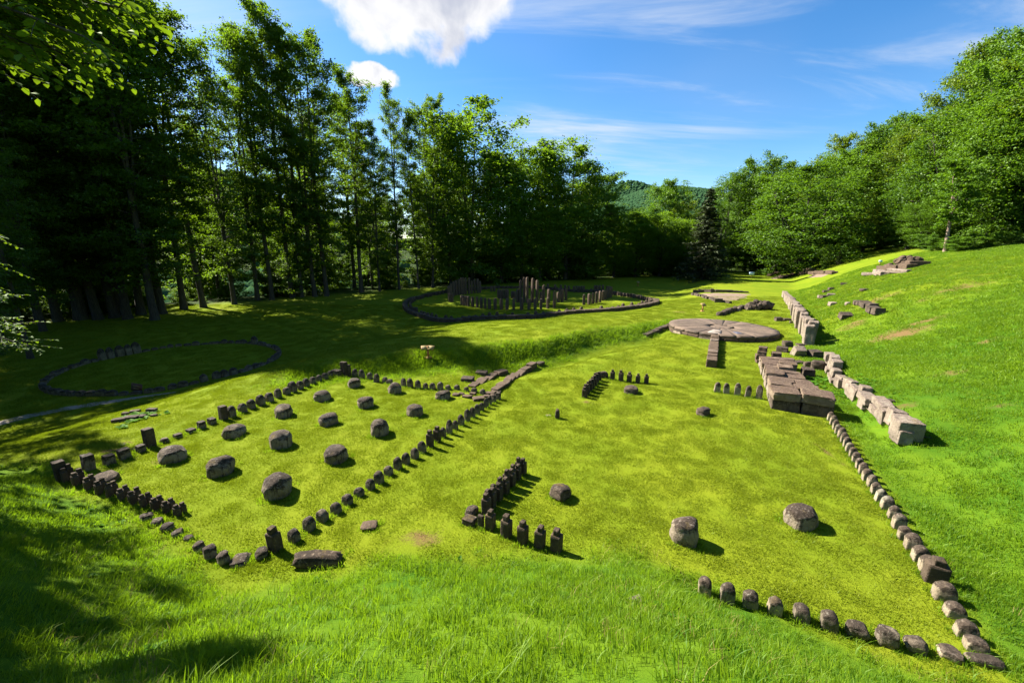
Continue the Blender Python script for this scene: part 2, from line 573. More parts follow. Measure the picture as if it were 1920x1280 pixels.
M['slab'] = stone_material('slab_stone', (0.052, 0.034, 0.022), (0.100, 0.068, 0.046), (0.042, 0.028, 0.018), 0.85, 0.5, (0.17, 0.135, 0.11), 0.6, 0.2, 2.0, 0.3)
M['block'] = stone_material('block_stone', (0.125, 0.092, 0.062), (0.190, 0.145, 0.102), (0.062, 0.040, 0.028), 0.72, 0.2, (0.20, 0.165, 0.135), 0.55, 0.2, 2.2, 0.25)
M['wall'] = stone_material('wall_stone', (0.135, 0.107, 0.080), (0.235, 0.195, 0.150), (0.105, 0.080, 0.065), 0.75, 0.3, (0.24, 0.21, 0.18), 0.6, 0.3, 2.0, 0.3)
M['rubble'] = stone_material('rubble_stone', (0.050, 0.037, 0.027), (0.10, 0.076, 0.056), (0.030, 0.021, 0.015), 0.6, 0.3, (0.20, 0.17, 0.135), 0.55, 0.35, 2.2, 0.3)
M['pale'] = stone_material('pale_stone', (0.15, 0.115, 0.09), (0.23, 0.185, 0.15), (0.13, 0.095, 0.072), 0.9, 0.4, (0.26, 0.22, 0.19), 0.5, 0.15, 2.0, 0.1)
M['timber'] = bark_material('weathered_timber', (0.050, 0.030, 0.019), (0.135, 0.085, 0.056))
M['wood'] = plain_material('stained_wood', (0.32, 0.15, 0.05), (0.22, 0.10, 0.035), 6)
M['board'] = plain_material('info_board', (0.20, 0.15, 0.05), (0.26, 0.20, 0.07), 5)
M['board_dark'] = plain_material('dark_board', (0.06, 0.022, 0.015), (0.10, 0.035, 0.022), 5)
M['board_blue'] = plain_material('blue_white_board', (0.45, 0.62, 0.80), (0.62, 0.74, 0.85), 3)
M['ink'] = plain_material('ink', (0.05, 0.045, 0.03), (0.07, 0.06, 0.04), 5)
M['path'] = plain_material('trodden_path', (0.16, 0.13, 0.11), (0.25, 0.21, 0.18), 9, 0.95)
M['ruin_floor'] = plain_material('ruin_floor', (0.11, 0.075, 0.052), (0.18, 0.125, 0.088), 5, 0.95)

# ------------------------------------------------------------------ ground sheet
def grid_lines(segments):
    out = []
    for a, b, st in segments:
        out.append(np.arange(a, b, st))
    return np.concatenate(out + [[segments[-1][1]]])


gx = np.concatenate([-np.geomspace(3200, 48, 46)[:-1], np.arange(-48, -16, 0.6), np.arange(-16, 22, 0.24), np.arange(22, 60, 0.55), np.geomspace(60, 3200, 52)])
gy = np.concatenate([np.linspace(-900, -14, 14)[:-1], np.arange(-14, -1, 0.7), np.arange(-1, 32, 0.22), np.arange(32, 100, 0.7), np.geomspace(100, 4200, 70)])
GX, GY = np.meshgrid(gx, gy)
GZ = terrain(GX, GY)
nx, ny = len(gx), len(gy)
ii = (np.arange(ny - 1)[:, None] * nx + np.arange(nx - 1)[None, :]).ravel()
gfaces = np.stack([ii, ii + 1, ii + nx + 1, ii + nx], 1)


def meadow_mask(x, y):
    s = toe_s(x, y) + 0.25 * wav(x, y, 1.3, 0.7)
    a = sm(-0.25, 0.45, s)
    q = q_of(x, y)
    b = sm(0.08, 0.35, q) * (1 - 0.75 * sm(18, 30, y)) * sm(-6, 2, y)
    n = (y - np.interp(x, BNK_X, BNK_Y)) * 0.86
    c = np.exp(-((n - 0.35) / 0.9) ** 2) * sm(-11, -8, x) * (1 - sm(11, 14, x))
    return np.clip(np.maximum(np.maximum(a, b), c), 0, 1)


DIRT = []                       # x, y, radius x, radius y, strength


def dirt_px(px, py, rx, ry, s=1.0):
    p = ground_at(px, py)
    k = mpp(p)
    DIRT.append((p.x, p.y, rx * k, max(ry * k * 1.9, rx * k * 0.4), s))


for a in ((795, 1008, 50, 18, .75), (607, 1042, 40, 8, .8), (720, 1028, 24, 6, .8), (694, 988, 22, 8, .6), (305, 866, 22, 6, 1.0), (205, 845, 30, 5, .9),
          (231, 832, 16, 5, 1.0), (1030, 1105, 12, 6, .7), (1550, 850, 9, 30, .75), (1340, 600, 18, 6, .8), (1275, 585, 22, 6, .75), (1240, 560, 24, 5, .7),
          (1300, 610, 20, 4, .5), (1690, 625, 60, 26, .80), (1640, 640, 20, 6, .8), (1740, 600, 60, 16, .72), (1600, 610, 40, 12, .65), (1650, 560, 60, 8, .65), (1800, 540, 80, 12, .62), (1780, 700, 50, 10, .62), (1850, 640, 40, 8, .6), (1700, 760, 40, 8, .6), (1560, 640, 20, 8, .6), (1880, 760, 40, 9, .6), (1470, 537, 30, 5, .5), (1860, 850, 60, 16, .35), (1000, 880, 60, 14, .3), (1130, 760, 60, 10, .35), (1430, 830, 60, 12, .3), (1725, 565, 14, 5, .8), (1500, 650, 12, 10, .5), (985, 597, 45, 3, 1.0),
          (865, 735, 40, 8, .5), (910, 715, 25, 8, .5), (870, 752, 14, 8, .6), (1098, 752, 14, 5, .8), (430, 822, 14, 3, .8), (520, 833, 12, 3, .5),
          (690, 775, 14, 4, .6), (770, 780, 14, 4, .5), (1255, 540, 30, 3, .5), (1900, 990, 10, 8, .5), (1170, 1080, 12, 5, .5), (1270, 1130, 20, 5, .3),
          (330, 1120, 10, 5, .5), (560, 570, 30, 3, .6), (420, 580, 30, 3, .6)):
    dirt_px(*a)


def dirt_mask(x, y):
    d = np.zeros_like(x)
    for (cx, cy, rx, ry, s) in DIRT:
        if rx <= 0: continue
        d = np.maximum(d, s * np.exp(-(((x - cx) / rx) ** 2 + ((y - cy) / ry) ** 2) * 0.9))
    return d


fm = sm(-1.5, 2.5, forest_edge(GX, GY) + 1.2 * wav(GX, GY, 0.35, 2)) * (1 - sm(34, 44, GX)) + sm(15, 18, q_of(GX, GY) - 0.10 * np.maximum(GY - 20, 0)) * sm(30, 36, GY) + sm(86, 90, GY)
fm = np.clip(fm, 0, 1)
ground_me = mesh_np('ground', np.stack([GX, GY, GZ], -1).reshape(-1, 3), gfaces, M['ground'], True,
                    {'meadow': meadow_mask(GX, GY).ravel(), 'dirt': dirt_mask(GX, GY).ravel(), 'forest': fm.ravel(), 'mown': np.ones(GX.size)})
ground = link('ground', ground_me)
tag(ground, 'green lawn terrace with grassy slopes around the stone ruins', None, None, 'structure')

# ------------------------------------------------------------------ stone meshes (unit box: x, y in [-.5,.5], z in [0,1])
def cube_grid(n):
    vs, fs, idx = [], [], {}

    def vid(p):
        k = tuple(int(round(c * 1000)) for c in p)
        if k not in idx:
            idx[k] = len(vs); vs.append(p)
        return idx[k]
    lin = np.sin(np.linspace(-1, 1, n + 1) * math.pi / 2 * 0.92) / math.sin(math.pi / 2 * 0.92)
    for ax in range(3):
        for sg in (-1, 1):
            for i in range(n):
                for j in range(n):
                    q = []
                    for (a, b) in ((0, 0), (1, 0), (1, 1), (0, 1)):
                        p = [0, 0, 0]
                        p[ax] = sg; p[(ax + 1) % 3] = lin[i + a]; p[(ax + 2) % 3] = lin[j + b]
                        q.append(vid(tuple(p)))
                    fs.append(q if sg > 0 else q[::-1])
    return np.array(vs, float), np.array(fs)


CV = {n: cube_grid(n) for n in (5, 7, 9)}


def fbm(P, sc, seed, octv=3):
    out = np.empty(len(P))
    for i, p in enumerate(P):
        out[i] = mnoise.fractal(Vector((p[0] * sc + seed * 7.3, p[1] * sc - seed * 3.1, p[2] * sc + seed * 1.7)), 0.9, 2.1, octv)
    return out


def superbox(v, k):
    """Cube points pushed onto a rounded box; k large = sharp."""
    s = (np.abs(v) ** k).sum(1) ** (1.0 / k)
    return v / s[:, None]


def stone_mesh(kind, seed, mat, n=9):
    rr = random.Random(seed * 131 + len(kind))
    v, f = CV[n]
    v = v.copy()
    if kind == 'boulder':
        p = superbox(v, 4.2); amp, cuts = 0.20, 8
    elif kind == 'block':
        p = superbox(v, 30); amp, cuts = 0.075, 3
    elif kind == 'cut':           # long squared masonry block
        p = superbox(v, 50); amp, cuts = 0.07, 3
    elif kind == 'slab':
        p = superbox(v, 30); amp, cuts = 0.085, 4
    elif kind == 'post':          # narrow block with a rounded, worn head
        p = superbox(v, 16); amp, cuts = 0.085, 4
        top = np.clip((p[:, 2] - 0.1) / 0.9, 0, 1)
        p[:, 2] -= 0.35 * top * (np.abs(p[:, 0]) ** 2.2 + 0.4 * np.abs(p[:, 1]) ** 2.2)
        p[:, :2] *= (1 - 0.16 * top ** 2)[:, None]
    elif kind == 'drum':          # low round base with a domed, broken top
        p = superbox(v, 12)
        rad = np.hypot(p[:, 0], p[:, 1]); mx = np.maximum(np.abs(p[:, 0]), np.abs(p[:, 1]))
        kx = np.where(rad > 1e-6, (0.25 * mx + 0.75 * mx ** 1.0 * mx / np.maximum(rad, 1e-6)) / np.maximum(mx, 1e-6), 1)
        p[:, :2] *= kx[:, None] * 1.06
        top = np.clip((p[:, 2] - 0.2) / 0.8, 0, 1)
        p[:, 2] -= 0.30 * top * np.hypot(p[:, 0], p[:, 1]) ** 2.5
        p[:, :2] *= (1 - 0.10 * top)[:, None]
        amp, cuts = 0.15, 8
    elif kind == 'log':           # squared pillar
        p = superbox(v, 26); amp, cuts = 0.022, 1
    nrm = p / np.linalg.norm(p, axis=1)[:, None]
    p = p + nrm * (amp * (fbm(p, 1.1, seed) + 0.5 * fbm(p, 3.4, seed + 50, 3)))[:, None]
    for c in range(cuts):
        d = Vector((rr.gauss(0, 1), rr.gauss(0, 1), abs(rr.gauss(0.25, 0.8)))).normalized()
        d = np.array(d)
        dist = p @ d
        lim = dist.max() * (rr.uniform(0.80, 0.93) if kind in ('boulder', 'drum') else rr.uniform(0.90, 0.98))
        over = np.maximum(dist - lim, 0)
        p = p - d[None, :] * (over * 0.88)[:, None]
    p[:, 0] *= 0.5; p[:, 1] *= 0.5
    p[:, 2] = (p[:, 2] + 1) * 0.5
    p[:, 2] = np.where(p[:, 2] < 0.12, p[:, 2] - 0.12, p[:, 2])     # foot goes into the soil
    return mesh_np(kind + '_stone', p, f, mat, kind in ('log',))


def tenon_mesh(seed, mat, tw=0.52, shoulder=0.78):
    """Squared pillar with a narrower tenon on its head: shaft and tenon as one cut stone."""
    rr = random.Random(seed)
    def box(x0, x1, y0, y1, z0, z1, n=(3, 3, 5)):
        v, f = CV[5]
        p = superbox(v, 30)
        q = np.empty_like(p)
        q[:, 0] = x0 + (p[:, 0] + 1) / 2 * (x1 - x0)
        q[:, 1] = y0 + (p[:, 1] + 1) / 2 * (y1 - y0)
        q[:, 2] = z0 + (p[:, 2] + 1) / 2 * (z1 - z0)
        return q, f
    a, fa = box(-.5, .5, -.5, .5, -0.15, shoulder)
    ox = rr.uniform(-0.05, 0.05)
    b, fb = box(-tw / 2 + ox, tw / 2 + ox, -.38, .38, shoulder - 0.03, 1.0)
    p = np.concatenate([a, b]); f = np.concatenate([fa, fb + len(a)])
    d = 0.022 * fbm(p * np.array([1, 1, 2.0]), 2.0, seed)
    p[:, 0] += d; p[:, 1] += 0.022 * fbm(p * np.array([1, 1, 2.0]), 2.2, seed + 9)
    p[:, 2] += 0.02 * fbm(p, 1.7, seed + 4) * (p[:, 2] > 0.1)
    return mesh_np('notched_pillar', p, f, mat, False)


SM = {}


def stones(kind, matk, count=7, n=9):
    key = (kind, matk)
    if key not in SM:
        if kind == 'tenon':
            SM[key] = [tenon_mesh(11 + i, M[matk]) for i in range(5)]
        else:
            SM[key] = [stone_mesh(kind, 3 + i * 5 + sum(map(ord, matk)), M[matk], n) for i in range(count)]
    return SM[key]


_pick = [0]


def pick(kind, matk):
    L = stones(kind, matk)
    _pick[0] += 1
    return L[(_pick[0] * 3 + _pick[0] // 7) % len(L)]


FEET = []
ROWROT = -math.atan2(UX, UY)        # rotation that lays a stone's y axis along the rows


def place_px(name, kind, matk, px, py, w, h, label, cat, group=None, ratio=0.85, rot=None, tilt=0.0, wf=0.84, parent=None):
    """A stone whose foot shows at (px, py) and which is w by h photograph pixels large."""
    g = ground_at(px, py)
    k = mpp(g)
    W = w * k * wf
    Dp = W * ratio
    back = Vector((g.x, g.y, 0)).normalized()
    hk = {'boulder': 0.45, 'drum': 0.50, 'post': 0.55}.get(kind, 0.7)
    H = z_at(py - h, g.x, g.y + Dp * hk) - g.z
    H = max(H, (0.10 if kind == 'slab' else 0.30) * W)
    c = g + back * (Dp * 0.45)
    c.z = tz(c.x, c.y) - 0.01
    rz = (ROWROT if rot is None else rot) + random.uniform(-0.07, 0.07)
    W *= random.uniform(0.92, 1.08); H *= random.uniform(0.90, 1.08)
    if kind in ('drum', 'boulder') and rot is None: rz = random.uniform(0, 6.28)
    o = link(name, pick(kind, matk), parent, c, (random.uniform(-tilt, tilt), random.uniform(-tilt, tilt), rz), (W, Dp, H))
    FEET.append((c.x, c.y, W * 0.5, Dp * 0.5, rz, H))
    if parent is None: tag(o, label, cat, group)
    return o


def place_w(name, kind, matk, x, y, dims, label=None, cat=None, group=None, rz=None, tilt=0.0, parent=None, z=None):
    zz = tz(x, y) - 0.01 if z is None else z
    loc = Vector((x, y, zz))
    if parent is not None:
        loc = parent.matrix_basis.inverted() @ loc
        rz_ = (ROWROT if rz is None else rz) - parent.rotation_euler.z
    else:
        rz_ = ROWROT if rz is None else rz
    o = link(name, pick(kind, matk), parent, loc, (random.uniform(-tilt, tilt), random.uniform(-tilt, tilt), rz_), dims)
    if parent is None: tag(o, label, cat, group)
    return o


# ------------------------------------------------------------------ plot of drum bases
PLOT = 'drum plot'
# forest-side row, near end first: px, py, w, h (photograph pixels)
west = [(168, 882, 21, 33, 'block'), (206, 872, 20, 23, 'block'), (235.5, 861, 21, 24, 'block'), (266, 848, 16, 16, 'block'), (283, 839, 19, 37, 'log'),
        (309, 831, 15, 11, 'boulder'), (334, 822, 15, 12, 'block'), (359, 812, 16, 11, 'block'), (379, 804, 14, 16, 'block'), (398, 796, 14, 14, 'block'),
        (420, 788, 15, 28, 'log'), (435.5, 783, 15, 23, 'post'), (456, 774, 15, 19, 'post'), (472.5, 767, 14, 20, 'post'), (490, 760.5, 15, 20, 'post'),
        (506, 754, 15, 21, 'post'), (522, 747, 13, 19, 'post'), (538, 740.5, 13, 17, 'post'), (549, 736, 15, 21, 'post'), (563, 731, 12, 17, 'post'),
        (575, 726, 12, 18, 'post'), (587, 721, 12, 16, 'post'), (599, 716, 10, 14, 'post'), (610, 712, 11, 13, 'post'), (620, 707, 11, 12, 'post')]
for i, (px, py, w, h, k) in enumerate(west):
    look = {'block': 'low broken stone stump', 'log': 'tall squared stone post', 'boulder': 'small rounded stone stump', 'post': 'worn grey stone post'}[k]
    place_px('stone_post', k, 'post' if k != 'log' else 'pillar', px, py, w, h,
             f"{look}, {ordn(i + 1)} from the near end of the {PLOT}'s forest edge", 'stone post', "forest-side row of the drum-base plot", 0.9, tilt=0.05)
# corner pillars and slab
for i, (px, py, w, h) in enumerate([(644, 702, 8, 25), (649, 706, 8, 29), (655, 706, 7, 24)]):
    place_px('corner_pillar', 'log', 'pillar', px, py, w, h, f"tall dark pillar, {ordn(i + 1)} of three bundled at the {PLOT}'s far corner", 'stone pillar',
             'pillars bundled at the far corner', 1.0)
place_px('corner_slab', 'slab', 'post', 632, 705, 20, 11, f"low wide stone slab beside the three bundled pillars of the {PLOT}", 'stone slab', None, 0.6)
back = [(665.5, 706.5, 11, 16), (679, 710, 11, 17), (694, 712, 11, 15), (706, 717, 11, 17.5), (722, 718, 10, 12.5), (731, 720, 11, 10), (757, 725, 10, 17.5),
        (769.5, 727, 11.5, 19), (784, 729, 10, 16.5), (798, 730, 10, 14), (811.6, 731, 11, 14), (826, 732, 11, 16.5), (840, 731, 10, 11), (857, 731, 11, 10),
        (874.5, 734, 10, 9), (889, 737, 11, 11), (905, 740, 11, 11)]
for i, (px, py, w, h) in enumerate(back):
    place_px('stone_post', 'post', 'post', px, py, w, h, f"grey stone post, {ordn(i + 1)} from the bundled pillars on the {PLOT}'s ditch edge", 'stone post',
             "ditch-side row of the drum-base plot", 0.8, tilt=0.06)
lawn_row = [(518, 1034.5, 27, 49, 'tenon'), (553, 1017, 24, 29, 'post'), (581, 996, 25, 28, 'post'), (606, 978, 22.5, 25.5, 'post'), (631, 963.5, 21, 25.5, 'post'),
            (652, 947, 21, 24, 'post'), (674, 931, 20, 19, 'post'), (695, 919, 18, 24, 'post'), (711.6, 907, 19, 25.5, 'post'), (729, 892, 18, 20, 'post'),
            (746, 880, 16.5, 23.5, 'post'), (761.6, 870.5, 16.5, 23.5, 'post'), (778, 861, 16.5, 22.5, 'post'), (792, 849, 15.5, 22.5, 'post'),
            (806.5, 839, 14, 37, 'tenon'), (819.5, 829.5, 14, 33, 'tenon'), (831, 821, 12.5, 21.5, 'post'), (842.5, 814, 12.5, 27, 'post'), (854, 806, 12, 20, 'post'),
            (865, 798, 12, 21.5, 'post'), (876.5, 790.5, 12.5, 23.5, 'post'), (886, 783.5, 11, 20, 'post'), (895, 777, 11, 20, 'post'), (903, 771, 10.5, 19, 'post'),
            (911, 765, 10.5, 19, 'post'), (918, 759, 10, 18, 'post'), (925.5, 755, 10, 17, 'post'), (934, 750, 11, 16, 'block')]
for i, (px, py, w, h, k) in enumerate(lawn_row):
    look = {'post': 'dark-headed stone post', 'tenon': 'tall notched stone pillar', 'block': 'squat corner block'}[k]
    place_px('notched_pillar' if k == 'tenon' else 'stone_post', k, 'pillar' if k == 'tenon' else 'post', px, py, w, h,
             f"{look}, {ordn(i + 1)} from the near corner on the {PLOT}'s lawn edge", 'stone post', "lawn-side row of the drum-base plot", 0.75, tilt=0.04)
place_px('corner_stone', 'boulder', 'post', 492, 1048, 28, 22, f"rounded grey stone just outside the near corner of the {PLOT}", 'stone')
# slope-side row: staggered pairs of short notched pillars, then low boulders
pairs = []
for i in range(11):
    f = i / 10
    px = 127 + (337 - 127) * f
    py = 906 + (968 - 906) * f + 3 * math.sin(f * 3)
    pairs.append((px, py))
for i, (px, py) in enumerate(pairs):
    for side in (0, 1):
        place_px('notched_pillar', 'tenon', 'pillar', px + (7 if side else -3), py - (6.5 if side else 0), 13, 31 - 0.6 * i, 
                 f"short dark notched pillar, {'inner' if side else 'outer'} of the {ordn(i + 1)} pair from the slope edge's shaded end",
                 'stone pillar', 'paired pillars along the slope-side row', 0.8, tilt=0.03)
place_px('corner_pillar', 'log', 'pillar', 118, 902, 20, 39, f"bulky dark corner pillar at the shaded end of the {PLOT}'s slope edge", 'stone pillar', None, 0.9)
low = [(276, 975, 23, 13), (296, 983, 22, 12), (315, 996, 23, 16), (334, 1005, 22, 13), (355, 1013, 18, 11), (375, 1033, 21, 20), (396, 1047, 24, 25), (421, 1058, 24, 27),
       (453, 1060, 40, 18)]
for i, (px, py, w, h) in enumerate(low):
    place_px('low_boulder', 'boulder', 'drum', px, py, w, h, f"low dark boulder, {ordn(i + 1)} after the notched pairs on the {PLOT}'s slope edge", 'boulder',
             'low boulders along the slope-side row', 0.9)
place_px('mossy_rock', 'boulder', 'drum_mossy', 598, 1063, 95, 23, 'long low mossy brown rock half sunk at the foot of the near grassy slope', 'rock', None, 0.34, rot=0.12)

drums = [(199, 907, 45, 22, 0.16), (326, 868, 49, 35, 0), (417, 893, 47, 41, 0), (441, 821, 41, 27, 0), (523, 935, 53, 46, 0), (528, 842, 44, 35, 0), (533, 783, 36, 27, 0),
         (606, 753, 32, 22, 0), (617, 799, 37, 27, 0), (632, 869, 44, 36, 0), (665, 727, 28, 20, 0), (687, 766, 32, 24, 0), (713, 819, 37, 32, 0), (740, 739, 28, 24, 0),
         (779, 781, 33, 23, 0), (831, 750, 30, 20, 0)]
pos = []
for d in drums:
    g = ground_at(d[0], d[1]); pos.append((g.x * UX + g.y * UY, g.x * UY - g.y * UX))
order = sorted(range(16), key=lambda i: pos[i][0])
lab = {}
for r_ in range(4):
    row_ = sorted(order[r_ * 4:r_ * 4 + 4], key=lambda i: pos[i][1])
    for c_, i in enumerate(row_): lab[i] = (r_, c_)
for i, (px, py, w, h, tl) in enumerate(drums):
    r_, c_ = lab[i]
    mossy = i == 0
    o = place_px('drum_base', 'drum', 'drum_mossy' if mossy else 'drum', px, py, w, h,
                 (f"tilted orange-mossed stone drum behind the notched pillar pairs of the {PLOT}" if mossy else
                  f"dark stone drum, {ordn(c_ + 1)} from the forest side in the {ordn(r_ + 1)} line from the slope"),
                 'column base', 'round column bases of the drum-base plot', 1.0, rot=random.uniform(0, 6), wf=0.84)
    if tl: o.rotation_euler.x = tl; o.rotation_euler.y = -0.1

# ------------------------------------------------------------------ long plot: L-shaped pillar groups, slabs, bases
for (nm, base, n_, w, h, tops) in (('near', [(912.5, 966), (922, 954), (935, 941), (947.5, 928.5), (959, 915.5), (970.5, 902), (980.5, 891)], 7, 15.5, 42, None),
                                   ('far', [(1096, 746), (1101, 740), (1106, 734.5), (1110.5, 729), (1115, 724), (1119, 719), (1123, 714.5)], 7, 9, 23, None)):
    for i, (px, py) in enumerate(base):
        f = i / (n_ - 1)
        ww = w * (1 - 0.22 * f) if nm == 'near' else w * (1 - 0.12 * f)
        hh = h * (1 - 0.16 * f)
        place_px('notched_pillar', 'tenon', 'pillar', px, py, ww * 1.1, hh, f"dark notched pillar, {ordn(i + 1)} from the near end of the {nm} L-group's long arm", 'stone pillar',
                 f'long arm of the {nm} L-shaped pillar group', 0.95, tilt=0.015)
        if i < n_ - 1:           # second file, close behind the first
            px2, py2 = (px + base[i + 1][0]) / 2 - (3.5 if nm == 'near' else 2), (py + base[i + 1][1]) / 2 - (3.0 if nm == 'near' else 1.5)
            place_px('notched_pillar', 'tenon', 'pillar', px2, py2, ww, hh, f"dark notched pillar of the {nm} L-group's outer file, {ordn(i + 1)} from its near end", 'stone pillar',
                     f'outer file of the {nm} L-shaped pillar group', 0.9, tilt=0.015)
for i, (px, py, w, h) in enumerate([(920, 994, 21, 40), (949.5, 1009, 22, 45), (980, 1020, 23, 48), (1012, 1029, 23, 48), (1043, 1037, 23.5, 48)]):
    place_px('notched_pillar', 'tenon', 'pillar', px, py, w, h, f"brown notched pillar, {ordn(i + 1)} from the corner in the near L-group's front arm", 'stone pillar',
             'front arm of the near L-shaped pillar group', 0.85, tilt=0.02, wf=0.80)
for i, (px, py, w, h) in enumerate([(1148, 712, 10, 21), (1164, 715, 10.5, 21.5), (1179.5, 716.5, 10, 21), (1195.5, 718.5, 10, 21), (1211.5, 719.5, 10, 20.5)]):
    place_px('notched_pillar', 'tenon', 'pillar', px, py, w, h, f"dark notched pillar, {ordn(i + 1)} from the corner in the far L-group's short arm", 'stone pillar',
             'short arm of the far L-shaped pillar group', 0.85, tilt=0.02, wf=0.80)
place_px('boulder', 'boulder', 'rubble', 885, 968, 27, 18, 'dark rounded boulder behind the corner block of the near L-group', 'boulder')
place_px('corner_block', 'block', 'rubble', 881, 986, 28, 20, 'low brown block at the outer corner of the near L-group', 'stone block', None, 0.8)
place_px('upright_slab', 'slab', 'rubble', 902, 990, 14, 28, 'upright worn slab wedged in the corner of the near L-group', 'stone slab', None, 0.5)
place_px('boulder', 'boulder', 'rubble', 1132, 709, 17, 12.5, 'dark boulder at the corner of the far L-group', 'boulder')
for i, (px, py, w, h) in enumerate([(1344, 735.5, 11.5, 22), (1361.5, 738, 11, 23), (1382, 741, 11.5, 24), (1401.5, 744.5, 11.5, 24), (1422.5, 748, 12.5, 27)]):
    place_px('upright_slab', 'post', 'row', px, py, w, h, f"sloping-topped limestone slab, {ordn(i + 1)} along the short row leading to the block platform", 'stone slab',
             'short row of slabs by the block platform', 0.6, tilt=0.04)
for (px, py, w, h, k, m_, lb) in ((1050, 940, 36, 31, 'boulder', 'rubble', 'rugged pitted boulder inside the near L-group'),
                                  (1183, 739, 27, 17, 'drum', 'rubble', 'dark split drum base inside the far L-group'),
                                  (1317, 780, 23, 18, 'boulder', 'rubble', 'small pitted boulder alone in the mown lawn below the short slab row'),
                                  (1281, 1022, 50, 60, 'drum', 'drum', 'tall domed drum base with a pale flank and dark head, on the near lawn'),
                                  (1499, 991, 52, 50, 'drum', 'drum', 'rounded drum base nearest the long wall-side row on the lawn'),
                                  (1045, 785, 9, 19, 'boulder', 'rubble', 'small pointed dark stone standing alone on the lawn'),
                                  (1028, 780, 9, 3, 'slab', 'pale', 'tiny flat pale stone beside the pointed dark stone'),
                                  (694, 994, 30, 7, 'boulder', 'slab', 'flat pinkish stone set in the worn turf below the lawn-side row'),
                                  (1196, 1132, 30, 8, 'slab', 'pale', 'flat pale stone in the grass at the foot of the near slope'),
                                  (1073, 1104, 16, 7, 'slab', 'rubble', 'small brown stone sunk in the grass of the near slope')):
    place_px('drum_base' if k == 'drum' else ('flat_stone' if k == 'slab' else 'boulder'), k, m_, px, py, w, h, lb, {'drum': 'column base', 'slab': 'stone', 'boulder': 'boulder'}[k], None, 0.95,
             rot=0.3 if k == 'slab' else None, wf=0.95)
front = [(1320, 1117, 25, 36), (1361, 1132, 27, 42), (1405, 1141, 28, 37), (1450, 1152, 28, 37), (1500, 1166, 31, 37), (1552, 1182, 32, 40), (1603, 1195, 37, 33),
         (1660, 1212, 38, 38), (1713, 1223, 39, 31), (1777, 1237, 40, 27)]
for i, (px, py, w, h) in enumerate(front):
    place_px('row_stone', 'post' if i < 6 else 'boulder', 'row' if i in (0, 3, 9) else 'post', px, py, w, h, f"squat dark-headed stone, {ordn(i + 1)} from the open end of the slope-foot row", 'stone',
             'squat stones of the slope-foot row', 0.85, tilt=0.05, rot=ROWROT)
place_px('flat_stone', 'boulder', 'post', 1843, 1248, 66, 16, 'long flat grey stone past the last squat stones at the rows\' meeting corner', 'stone', None, 0.4, rot=-0.35)
wall_row = [(1826, 1222, 37, 35), (1807, 1196, 34, 42), (1786, 1159, 34, 35), (1766, 1127, 34, 38), (1748, 1093, 35, 55), (1737, 1074, 28, 34), (1722, 1054, 28, 33), (1709, 1033, 27, 34),
            (1694, 1013, 24, 32), (1683, 992, 22, 30), (1674, 974, 21, 28), (1661, 956, 21, 27), (1649, 942, 19, 27), (1641, 928, 18, 25), (1633, 914, 18, 25), (1625, 902, 18, 25),
            (1617, 890, 17, 25), (1610.5, 879, 15, 24), (1604, 868, 15, 24), (1598, 858, 14, 23), (1592, 849, 14, 22), (1587, 840, 13, 22), (1581.5, 831, 13, 22), (1576.5, 822, 13, 22),
            (1571, 814, 12.5, 21), (1566, 806, 12, 21), (1561, 797.5, 12, 21), (1556, 789.5, 12, 20), (1551, 782, 11.5, 20), (1546.5, 775, 11, 20)]
for i, (px, py, w, h) in enumerate(wall_row):
    k = 'tenon' if i == 4 else 'post'
    place_px('notched_pillar' if k == 'tenon' else 'row_stone', k, 'pillar' if k == 'tenon' else 'row', px, py, w, h,
             (f"dark notched pillar breaking the long pale wall-side row" if k == 'tenon' else
              f"pale dark-headed stone, {ordn(i + 1)} from the near end of the long wall-side row"), 'stone', 'stones of the long wall-side row', 0.75, tilt=0.04)

# ------------------------------------------------------------------ walls: each a thing, each stone a part
def line_pts(pxs):
    return [ground_at(*p) for p in pxs]


def along(P, s):
    for a, b in zip(P[:-1], P[1:]):
        d = math.hypot(b.x - a.x, b.y - a.y)
        if s <= d: 
            f = s / d
            return a.x + (b.x - a.x) * f, a.y + (b.y - a.y) * f, math.atan2(b.y - a.y, b.x - a.x)
        s -= d
    a, b = P[-2], P[-1]
    return b.x, b.y, math.atan2(b.y - a.y, b.x - a.x)


def total(P):
    return sum(math.hypot(b.x - a.x, b.y - a.y) for a, b in zip(P[:-1], P[1:]))


def wall(name, label, pxs, matk, length, course, heights, thick, kind='block', cat='stone wall', off=0.0, jit=0.05, group=None, P=None, tilt=0.03):
    """A dry stone wall of courses along a ground line; heights = wall height along it (interpolated)."""
    P = P or line_pts(pxs)
    L = total(P)
    x0, y0, _ = along(P, 0)
    root = empty(name, (x0, y0, tz(x0, y0)))
    tag(root, label, cat, group, 'thing')
    hx = np.linspace(0, L, len(heights))
    nc = max(1, int(round(max(heights) / course)))
    cnt = 0
    for c in range(nc):
        s = random.uniform(-0.2, 0.0) * (c % 2)
        while s < L - 0.05:
            l = length * random.uniform(0.75, 1.3)
            m_ = min(max(s + l / 2, 0), L)
            h = float(np.interp(m_, hx, heights))
            n_here = max(1, int(round(h / course)))
            if c < n_here:
                x, y, a = along(P, m_)
                ch = h / n_here
                nxv, nyv = math.sin(a), -math.cos(a)
                t = thick * random.uniform(0.85, 1.15)
                o_ = off + random.uniform(-jit, jit)
                x += nxv * o_; y += nyv * o_
                place_w('stone', kind, matk, x, y, (l * 1.02, t, ch * random.uniform(0.95, 1.12)), rz=a + random.uniform(-0.05, 0.05), tilt=tilt, parent=root,
                        z=tz(x, y) - 0.02 + c * ch)
                cnt += 1
            s += l
    return root


